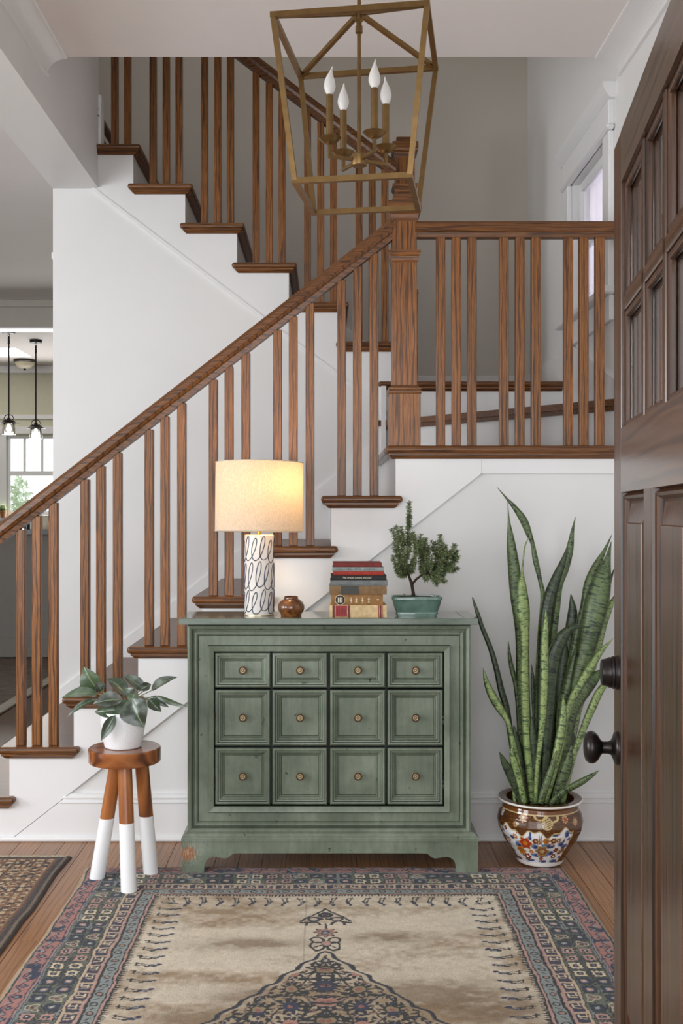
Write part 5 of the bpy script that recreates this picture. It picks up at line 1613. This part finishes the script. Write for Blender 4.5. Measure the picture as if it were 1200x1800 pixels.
# field with worn brown patches
w1_ = vnoise(X * 1.0, Y * 3.2, 3.2, 1) * 0.6 + vnoise(X, Y * 3, 9, 2) * 0.28 + vnoise(X, Y * 2, 26, 5) * 0.12
w1_ = w1_ * 0.8 + 0.2 * vnoise(X, Y, 70, 6)
w1_ = np.clip((w1_ - 0.42) / 0.32, 0, 1)[..., None]
F0, F1 = pal((224, 211, 190)), pal((164, 138, 106))
C[:] = F0 * (1 - w1_) + F1 * w1_
for bx_, by_, rx_, ry_ in ((0.27, 2.72, 0.22, 0.10), (0.05, 2.62, 0.05, 0.03), (-0.15, 2.72, 0.16, 0.06), (0.42, 2.64, 0.14, 0.10), (0.18, 3.10, 0.12, 0.04), (-0.2, 3.05, 0.16, 0.04), (-0.3, 2.6, 0.14, 0.06)):
    g_ = np.exp(-(((X - bx_) / rx_) ** 2 + ((Y - by_) / ry_) ** 2) * 1.2) * (0.2 + 0.7 * vnoise(X, Y * 2, 22, 8) + 0.6 * vnoise(X, Y * 1.5, 60, 9))
    g_ = np.clip(g_, 0, 0.75)[..., None]
    C = C * (1 - g_) + pal((126, 98, 62)) * g_
def put(m_, c_): C[m_] = c_
# sprigs round the field
pS = 0.051
ph = per(A + (0.02 * (side)), pS)
alt = (np.floor(A / pS).astype(int) % 2) == 0
ins = (D > 0.285) & (D < 0.42)
sgn = np.where(side, 1.0, np.sign(X))
ph = ph * sgn
put(ins & (((ph + 0.004) / 0.0065) ** 2 + ((D - 0.352) / 0.0125) ** 2 < 1), NAVY)
put(ins & (((ph - 0.003) / 0.0055) ** 2 + ((D - 0.370) / 0.0085) ** 2 < 1), NAVY)
put(ins & (((ph + 0.010) / 0.0045) ** 2 + ((D - 0.338) / 0.0075) ** 2 < 1), BLK)
put(ins & alt & (((ph + 0.004) / 0.0035) ** 2 + ((D - 0.353) / 0.007) ** 2 < 1), LBL)
put(ins & (np.abs(ph - 0.010 + 0.25 * (D - 0.30)) < 0.0021) & (D > 0.300) & (D < 0.345), BLK)
put(ins & (np.abs(ph + 0.004 + 0.10 * (D - 0.30)) < 0.0019) & (D > 0.305) & (D < 0.340), BLK)
put(ins & (np.abs(D - 0.310) < 0.0030) & (np.abs(ph - 0.006) < 0.009), BLK)
# pole and medallion (mirror symmetric)
X0_, Y0_ = X, Y
X = Xw - wob(Y, 3) * 1.5
Y = Yw - wob(X, 4) * 1.5
ax_ = np.abs(X)
ay = 2.999 - Y
def ell(cx, cy, rx, ry): return ((ax_ - cx) / rx) ** 2 + ((Y - cy) / ry) ** 2
def stroke(cx, cy, rx, ry, t=0.25): return np.abs(np.sqrt(ell(cx, cy, rx, ry)) - 1) < t
med_w = np.clip(ay, 0, 9) * 0.676 + 0.006 * np.sin(ay * 90)
med_in = (ay > 0) & (ax_ < med_w)
c_in = 0.72 * C + 0.28 * pal((188, 170, 132))
C[med_in] = c_in[med_in]
# leafy lattice inside the medallion
lat = med_in & (ax_ < med_w - 0.02)
gx, gy = per(ax_ + 0.03, 0.078), per(Y + 0.01 + 0.02 * np.floor((ax_ + 0.03) / 0.078), 0.098)
rr = np.sqrt((gx / 1.0) ** 2 + (gy / 1.25) ** 2)
th_ = np.arctan2(gy, gx)
kind = (np.floor((ax_ + 0.03) / 0.078) + np.floor((Y + 0.01) / 0.098)).astype(int) % 3
put(lat & (rr < 0.036 * (0.78 + 0.22 * np.cos(th_ * 10))), BLK)
put(lat & (rr < 0.020) & (kind == 0), PNK)
put(lat & (rr < 0.020) & (kind == 1), NAVY)
put(lat & (rr < 0.016) & (kind == 2), pal((150, 132, 96)))
put(lat & (rr < 0.008), pal((150, 96, 84)))
zz = per(Y + 0.35 * np.abs(per(ax_, 0.05)), 0.036)
put(lat & (ax_ < 0.055) & (np.abs(zz) < 0.0045), BLK)
put(lat & (ax_ > 0.02) & (np.abs(per(ax_ * 1.4 + Y * 0.55, 0.098)) < 0.0042) & (rr > 0.026), BLK)
put(lat & (ax_ > 0.02) & (np.abs(per(ax_ * 1.4 - Y * 0.9, 0.11)) < 0.0036) & (rr > 0.026), NAVY)
put(lat & (np.abs(gx) < 0.004) & (np.abs(per(Y, 0.02)) > 0.004) & (rr > 0.02), NAVY)
sm = vnoise(ax_, Y, 62, 51) * 0.6 + vnoise(ax_, Y, 120, 52) * 0.4
put(lat & (sm > 0.63) & (rr > 0.03), BLK)
put(lat & (sm < 0.30) & (rr > 0.03), pal((120, 92, 80)))
put(lat & (np.abs(per(Y, 0.049)) < 0.003) & (np.abs(per(ax_, 0.039)) < 0.012) & (rr > 0.022), BLK)
put((ay > -0.004) & (np.abs(ax_ - med_w) < 0.0065), BLK)
put((ay > 0) & (np.abs(ax_ - med_w + 0.004) < 0.003), NAVY)
# ornament above the medallion
put(stroke(0.022, 3.035, 0.018, 0.028, 0.20), BLK)
put(stroke(0.024, 3.078, 0.017, 0.020, 0.22), BLK)
put((np.abs(ax_ + (Y - 3.055)) < 0.0045) & (np.abs(Y - 3.04) < 0.016), BLK)
put(((ax_ / 0.012) ** 2 + ((Y - 3.058) / 0.016) ** 2 < 1), ROSE)
tf2 = np.arctan2(Y - 3.135, ax_)
rf2 = np.sqrt((ax_ / 1.05) ** 2 + ((Y - 3.135) / 1.1) ** 2)
put(rf2 < 0.034 * (0.82 + 0.18 * np.cos(tf2 * 8)), BLK)
put(rf2 < 0.029 * (0.82 + 0.18 * np.cos(tf2 * 8)), PNK)
put(rf2 < 0.013, NAVY)
put(rf2 < 0.008, LBL)
put((ax_ < 0.003) & (Y > 3.165) & (Y < 3.20), BLK)
# palmette: pointed canopy with inner flower and two curled ends
pal_out = (ax_ - (3.318 - Y) * 0.78)
put((np.abs(pal_out) < 0.005) & (Y > 3.222) & (ax_ < 0.078), BLK)
put((np.abs(ax_ - 0.064) < 0.014) & (np.abs(Y - 3.214) < 0.006), BLK)
put(stroke(0.036, 3.19, 0.020, 0.030, 0.18) & (Y > 3.19), BLK)
put(stroke(0.0, 3.27, 0.018, 0.018, 0.3), BLK)
put(((ax_ / 0.012) ** 2 + ((Y - 3.27) / 0.012) ** 2 < 1), PUR)
put(stroke(0.032, 3.238, 0.016, 0.014, 0.3), NAVY)
put((np.abs(ax_ - 0.012) < 0.008) & (np.abs(Y - 3.235) < 0.006), BLK)
X, Y = X0_, Y0_
# fold line
fold = np.abs(X + 0.06) < 0.003
C[fold & (D > 0.3) & ~med_in] = C[fold & (D > 0.3) & ~med_in] * 0.72
# borders, from the edge inwards
b = D < 0.282
C[b] = BLK
put(D < 0.262, LBL)
p3 = per(A, 0.052)
m_ = (D > 0.232) & (D < 0.260)
put(m_ & (np.abs(np.sqrt(p3 ** 2 + (D - 0.246) ** 2) - 0.009) < 0.0022), BLK)
put(m_ & (p3 ** 2 + (D - 0.246) ** 2 < 0.0055 ** 2) & ((np.floor(A / 0.052).astype(int) % 2) == 0), PNK)
put(m_ & (np.abs(per(A + 0.026, 0.052)) < 0.006) & (np.abs(D - 0.246 - per(A + 0.026, 0.052)) < 0.003), BLK)
put((D > 0.262) & (D < 0.266), BLK)
put((D > 0.266) & (D < 0.2725), ROSE)
put((D > 0.2725) & (D < 0.2755), BLK)
put((D > 0.2755) & (D < 0.293) & (np.abs(per(A, 0.0105)) > (D - 0.2755) * 0.30), BLK)
fieldc = F0 * 0.9
put((D > 0.2755) & (D < 0.282) & ~(np.abs(per(A, 0.0105)) > (D - 0.2755) * 0.30), fieldc)
put((D > 0.224) & (D < 0.232), BLK)
put((D > 0.217) & (D < 0.2245), ROSE)
put(D < 0.217, TAN * 0.92)
p4 = per(A, 0.056)
m_ = (D > 0.184) & (D < 0.216)
put(m_ & (np.abs(p4 + 0.001) < 0.0235), PUR)
put(m_ & (np.abs(p4 + 0.013) < 0.006) & (np.abs(per(D - 0.184, 0.012)) > 0.0025), NAVY)
put(m_ & (np.abs(p4 - 0.008) < 0.009) & (np.abs(D - 0.2085) < 0.0022), CRM)
put(m_ & (np.abs(p4 - 0.012) < 0.009) & (np.abs(D - 0.1905) < 0.0022), CRM)
put(m_ & (np.abs(p4 - 0.008) < 0.0022) & (np.abs(D - 0.199) < 0.008), CRM * 0.9)
put(m_ & (np.abs(p4 + 0.004) < 0.0022) & (np.abs(D - 0.200) < 0.011), TAN)
put((D > 0.176) & (D < 0.184), TAN)
put((D > 0.174) & (D < 0.1765), BLK)
put(D < 0.174, GRN)
tone = vnoise(A, D, 16, 45)
put((D < 0.174) & (tone > 0.62), LBL * 0.85)
put((D < 0.174) & (tone < 0.30), pal((72, 78, 74)))
cell = 0.049
ci = np.floor((A + 0.01) / cell).astype(int)
ca = per(A + 0.01, cell)
row = np.where(D > 0.125, 1, 0)
cd_ = np.where(D > 0.125, D - 0.149, D - 0.100)
cdist = np.sqrt((ca / 0.0205) ** 4 + (cd_ / 0.0195) ** 4) ** 0.5
kind = (ci // 2 + row * 0) % 4
odd = ((ci + row) % 2) == 1
band_ = (D > 0.076) & (D < 0.174)
put(band_ & (np.sin(A * 150 + 2 * np.sin(D * 260)) * np.sin(D * 230 + 2 * np.cos(A * 120)) > 0.45), BLK)
fm = band_ & ((kind != 3) | odd)
put(fm & (cdist < 1.0), BLK)
for k_, c1, c2 in ((0, NAVY, ROSE), (1, CRM, NAVY), (2, ROSE, NAVY), (3, NAVY, LBL)):
    wavy = 0.90 + 0.10 * np.cos(8 * np.arctan2(cd_, ca))
    put(fm & (kind == k_) & (cdist < wavy * 0.93), c1)
    put(fm & (kind == k_) & (cdist < 0.46), BLK if k_ != 0 else LBL)
    put(fm & (kind == k_) & (cdist < 0.37), c2)
    put(fm & (kind == k_) & (cdist < 0.14), CRM if k_ != 1 else LBL)
lf_ = band_ & (kind == 3) & ~odd
put(lf_ & (np.abs(cdist - 0.75 - 0.2 * np.sin(3 * np.arctan2(cd_, ca))) < 0.10), CRM * 0.8)
put(lf_ & (np.abs(cdist - 0.38) < 0.10), ROSE * 0.8)
put(band_ & (np.abs(D - 0.1245) < 0.0012) & (np.sin(A * 60) > 0), BLK)
put((D > 0.068) & (D < 0.076), LBL)
put((D > 0.0705) & (D < 0.0735), NAVY)
put(D < 0.068, pal((176, 122, 112)))
p5 = per(A, 0.125)
mz = (D > 0.018) & (D < 0.068)
zig = 0.026 + 0.030 * np.clip(np.abs(np.abs(p5) - 0.031) * 24 - 0.10, 0, 1)
put(mz & (np.abs(D - zig) < 0.0026), NAVY)
put(mz & (np.abs(D - 0.062) < 0.0016), NAVY)
put(mz & (vnoise(A, D, 40, 47) > 0.72), NAVY)
p6 = per(A + 0.0, 0.0625)
put(mz & (np.abs(p6) < 0.013) & (np.abs(D - 0.043) < 0.0038), NAVY)
put(mz & (np.abs(p6) < 0.0045) & (np.abs(D - 0.043) < 0.012), NAVY)
put(mz & (p6 ** 2 + (D - 0.043) ** 2 < 0.0042 ** 2), LBL)
put(mz & (np.abs(per(A + 0.031, 0.0625)) < 0.005) & (np.abs(D - 0.033) < 0.005), LBL)
put((D > 0.010) & (D < 0.018), LBL * 0.8)
put((D > 0.012) & (D < 0.0165), BLK)
put(D < 0.010, pal((178, 152, 120)))
spk_ = rng.random(X.shape)
C *= (0.88 + 0.24 * spk_)[..., None]
# pile height, slightly wavy outline
Zr = 0.0082 + 0.0016 * vnoise(X, Y, 14, 11) + 0.0008 * rng.random(X.shape)
edge_f = np.clip(np.minimum(ds_, np.minimum(db_, Y - RY0)) / 0.012, 0.15, 1)
Zr = Zr * (0.35 + 0.65 * edge_f)
wx_ = 0.010 * (vnoise(Y, Y * 0, 3.2, 21) - 0.5) + 0.004 * (vnoise(Y, Y * 0, 14, 22) - 0.5)
fx_ = np.clip(np.abs(X) / 0.82, 0, 1) ** 4
Xo = X + wx_ * fx_
Yo = Y + (0.008 * (vnoise(X, X * 0, 4, 23) - 0.5)) * np.clip((Y - 3.3) / 0.4, 0, 1)
rug = grid_object('rug', Xo, Yo, Zr, C, rug_mat('wool_pile', 0.55))
tag(rug, 'large worn beige and blue patterned wool rug under the cabinet', 'rug')

# brown rug at the left edge
LX0, LX1, LY0, LY1 = -1.9, -0.902, 2.2, 3.845
xs = np.arange(LX0, LX1 + 1e-6, 0.0034)
ys = np.arange(LY0, LY1 + 1e-6, 0.0034)
X, Y = np.meshgrid(xs, ys)
ds_, db_ = LX1 - X, LY1 - Y
D = np.minimum(ds_, db_)
A = np.where(ds_ < db_, Y, X)
C = np.empty(X.shape + (3,))
BR1, BR2, BR3, BR4 = [pal(c_) for c_ in ((150, 104, 68), (92, 66, 50), (206, 184, 150), (58, 48, 44))]
C[:] = BR1
m_ = D > 0.22
put(m_ & (np.abs(per(X + Y, 0.10)) < 0.012), BR3)
put(m_ & (np.abs(per(X - Y, 0.10)) < 0.010), BR2)
put((D > 0.205) & (D < 0.22), BR3)
put((D > 0.045) & (D < 0.205), BR1 * 0.9)
m_ = (D > 0.05) & (D < 0.18)
put(m_ & (np.abs(per(D, 0.034)) < 0.0062) & (np.sin(A * 130) > -0.5), BR3)
put(m_ & (vnoise(A, D, 70, 61) > 0.66), BR4)
put(m_ & (np.abs(per(A + 0.017 * np.floor(D / 0.034), 0.034)) < 0.005) & (np.sin(D * 240) > -0.3), BR3)
put(m_ & (np.abs(per(A + 0.012, 0.034)) < 0.004), BR2)
put((D > 0.180) & (D < 0.187), BR4)
put((D > 0.187) & (D < 0.197), BR3)
put((D > 0.034) & (D < 0.045), BR2)
put(D < 0.034, BR4)
put((D < 0.020), pal((120, 104, 88)))
put((D < 0.010) & (ds_ < db_), BR4)
put((db_ < 0.022) & (db_ < ds_), pal((206, 192, 166)))
C *= (0.85 + 0.3 * rng.random(X.shape))[..., None]
Zr = (0.008 + 0.003 * rng.random(X.shape)) * (0.3 + 0.7 * np.clip(D / 0.01, 0, 1))
Xo = X + 0.006 * (vnoise(Y, Y * 0, 9, 31) - 0.5) * 2 * np.clip(1 - ds_ / 0.3, 0, 1)
Yo = Y + 0.012 * (vnoise(X, X * 0, 30, 32) - 0.5) * np.clip(1 - db_ / 0.05, 0, 1)
rug2 = grid_object('rug', Xo, Yo, Zr, C, rug_mat('wool_pile_brown', 0.6))
tag(rug2, 'brown and rust patterned rug at the foot of the stairs', 'rug')
fr_v, fr_f = [], []
for k in range(260):
    x_ = random.uniform(-1.5, LX1 - 0.015)
    y_ = LY1 - 0.004
    l_ = random.uniform(0.008, 0.022)
    pth = [(x_, y_, 0.006), (x_ + random.uniform(-0.004, 0.004), y_ + l_ * 0.5, 0.006), (x_ + random.uniform(-0.008, 0.008), y_ + l_, 0.0025)]
    add(fr_v, fr_f, *tube_data(pth, 0.0016, 4))
fo = mesh('fringe', fr_v, fr_f, plain('fringe_cotton', (206, 194, 170), 0.9), rug2)
fo['kind'] = 'stuff'
# pale bordered rug in the dining room
dr = thing('rug', 'faded rug with pale border on the dining room floor', 'rug', (-2.9, 7.2, 0.0))
q = [box('field', -4.4, -2.06, 6.4, 8.6, 0.0, 0.010, plain('faded_wool', (96, 86, 76), 0.95, var=0.3, vs=14)),
     box('border', -2.06, -1.98, 6.4, 8.6, 0.0, 0.0105, plain('pale_wool', (158, 150, 138), 0.95, var=0.2, vs=30))]
adopt(dr, *q)

# ================================================================== KITCHEN THINGS
def pendant(px, d, zs, label):
    X0 = xa(px, d)
    t = thing('pendant_light', label, 'pendant light', (X0, d, zs), 'pendant lights above the kitchen bar')
    hood = [(0.014, 0.052), (0.018, 0.030), (0.045, 0.026), (0.050, 0.012), (0.078, 0.000), (0.080, 0.0), (0.080, 0.004), (0.052, 0.016), (0.046, 0.030), (0.020, 0.034)]
    q = [lathe('rod', [(0.007, zs + 0.05), (0.007, KZ - 0.05)], (X0, d, 0), BLACKM, n=10),
         lathe('canopy', [(0.02, KZ - 0.032), (0.055, KZ - 0.026), (0.058, KZ)], (X0, d, 0), BLACKM, n=24),
         lathe('hood', [(r * 1.08, z) for r, z in hood], (X0, d, zs), BLACKM, n=32),
         lathe('glass_shade', [(0.050, 0.0), (0.056, -0.05), (0.060, -0.095), (0.058, -0.095), (0.054, -0.05), (0.048, 0.0)], (X0, d, zs), GLASS, n=28),
         lathe('bulb', [(0.01, 0.0), (0.02, -0.03), (0.024, -0.05), (0.016, -0.07), (0.001, -0.075)], (X0, d, zs), emit('pendant_bulb', (255, 236, 210), 4.0), n=16)]
    for s in (-1, 1):
        pts = [(X0 + s * 0.02, d, zs + 0.03), (X0 + s * 0.045, d, zs + 0.045), (X0 + s * 0.03, d, zs + 0.075), (X0, d, zs + 0.085)]
        q.append(tube('bracket', pts, 0.004, BLACKM, None, 6))
    for k in range(4):
        q.append(tube('chain_link', [(X0 + 0.008 * math.cos(a * 0.7854), d + (0.008 * math.sin(a * 0.7854) if k % 2 else 0), KZ - 0.045 - 0.022 * k + 0.012 * math.sin(a * 0.7854)) for a in range(9)], 0.003, BLACKM, None, 5))
    adopt(t, *q)
pendant(15.5, 9.62, 2.02, 'black pendant light with glass shade at the picture edge in the kitchen')
pendant(63, 10.15, 2.02, 'black pendant light with glass shade nearer the white stair wall')
fm_ = thing('ceiling_light', 'flush dome ceiling light in the kitchen behind the pendants', 'ceiling light', (xa(43.5, 11.45), 11.45, KZ))
adopt(fm_, lathe('pan', [(0.115, 0), (0.118, -0.02), (0.105, -0.03)], (xa(43.5, 11.45), 11.45, KZ), BRONZE, n=32),
      lathe('dome', [(0.104, -0.028), (0.095, -0.055), (0.07, -0.08), (0.03, -0.094), (0.001, -0.096)], (xa(43.5, 11.45), 11.45, KZ), plain('alabaster', (196, 186, 164), 0.4), n=32),
      lathe('finial', [(0.012, -0.094), (0.014, -0.1), (0.009, -0.112), (0.001, -0.114)], (xa(43.5, 11.45), 11.45, KZ), BRONZE, n=16))
# things on the bar top
zb_ = 1.085
def bottle(px, d, r, h, mat, cap, label):
    X0 = xa(px, d)
    t = thing('bottle', label, 'bottle', (X0, d, zb_))
    adopt(t, lathe('body', [(0.001, 0), (r, 0), (r, h * 0.6), (r * 0.9, h * 0.68), (r * 0.4, h * 0.78), (r * 0.38, h * 0.95), (0.001, h * 0.95)], (X0, d, zb_), mat, n=20),
          lathe('stopper', [(r * 0.42, h * 0.94), (r * 0.42, h), (0.001, h)], (X0, d, zb_), cap, n=12))
bottle(47.5, 9.5, 0.026, 0.17, plain('dark_bottle', (40, 38, 36), 0.2), BLACKM, 'slim dark bottle on the black bar top')
bottle(54, 9.52, 0.020, 0.14, plain('pale_bottle', (222, 220, 212), 0.2), BLACKM, 'slim pale bottle beside the dark one on the bar')
jx = xa(80, 9.5)
tag(lathe('jar', [(0.001, 0), (0.045, 0), (0.05, 0.02), (0.05, 0.09), (0.04, 0.105), (0.042, 0.12), (0.001, 0.122)], (jx, 9.5, zb_), plain('cream_jar', (214, 204, 180), 0.3), n=24), 'cream jar on the black bar top near the stair wall', 'jar')
fp = thing('flower_pot', 'tiny clay flower pot on the kitchen window sill', 'flower pot', (xa(5, 11.8), 11.8, kz0 - 0.03))
adopt(fp, lathe('pot', [(0.001, 0), (0.028, 0), (0.036, 0.06), (0.04, 0.06), (0.04, 0.075), (0.001, 0.075)], (xa(5, 11.8), 11.8, kz0 - 0.03), plain('clay', (150, 104, 60), 0.8), n=20),
      lathe('foliage', [(0.03, 0.07), (0.045, 0.10), (0.03, 0.135), (0.001, 0.14)], (xa(5, 11.8), 11.8, kz0 - 0.03), plain('sill_leaf', (90, 110, 60), 0.7), n=9, smooth=False))
# garden tree outside the kitchen window
tr_ = thing('tree', 'pale green garden tree outside the kitchen window', 'tree', (-4.6, 15.0, 0.0))
tvv, tff = [], []
cx_, cy_ = xa(30, 15.0), 15.0
for k in range(1500):
    v = Vector((random.gauss(0, 1), random.gauss(0, 1), random.gauss(0, 1))).normalized() * random.random() ** 0.4
    hz = 1.0 + 0.75 * v.z
    c_ = Vector((cx_ + v.x * 0.42 * (1.15 - 0.5 * (v.z + 1) / 2), cy_ + v.y * 0.42, hz))
    u = Vector((random.gauss(0, 1), random.gauss(0, 1), random.gauss(0, 1))).normalized() * 0.05
    w_ = u.cross(Vector((random.gauss(0, 1), random.gauss(0, 1), random.gauss(0, 1)))).normalized() * 0.022
    o_ = len(tvv)
    tvv += [c_ - u, c_ - w_, c_ + u, c_ + w_]
    tff.append((o_, o_ + 1, o_ + 2, o_ + 3))
fol = mesh('foliage', tvv, tff, plain('garden_leaf', (196, 208, 184), 0.6))
fol['kind'] = 'stuff'
trk = tube('trunk', [(cx_, cy_, -0.3), (cx_ + 0.02, cy_, 0.5), (cx_, cy_, 1.1)], [0.05, 0.04, 0.02], BARK, None, 8)
adopt(tr_, fol, trk)
struct(box('ground', -9, 3, 12.1, 20, -0.35, -0.3, plain('lawn', (120, 140, 90), 0.9, var=0.2)), 'garden lawn beyond the kitchen window', 'ground')
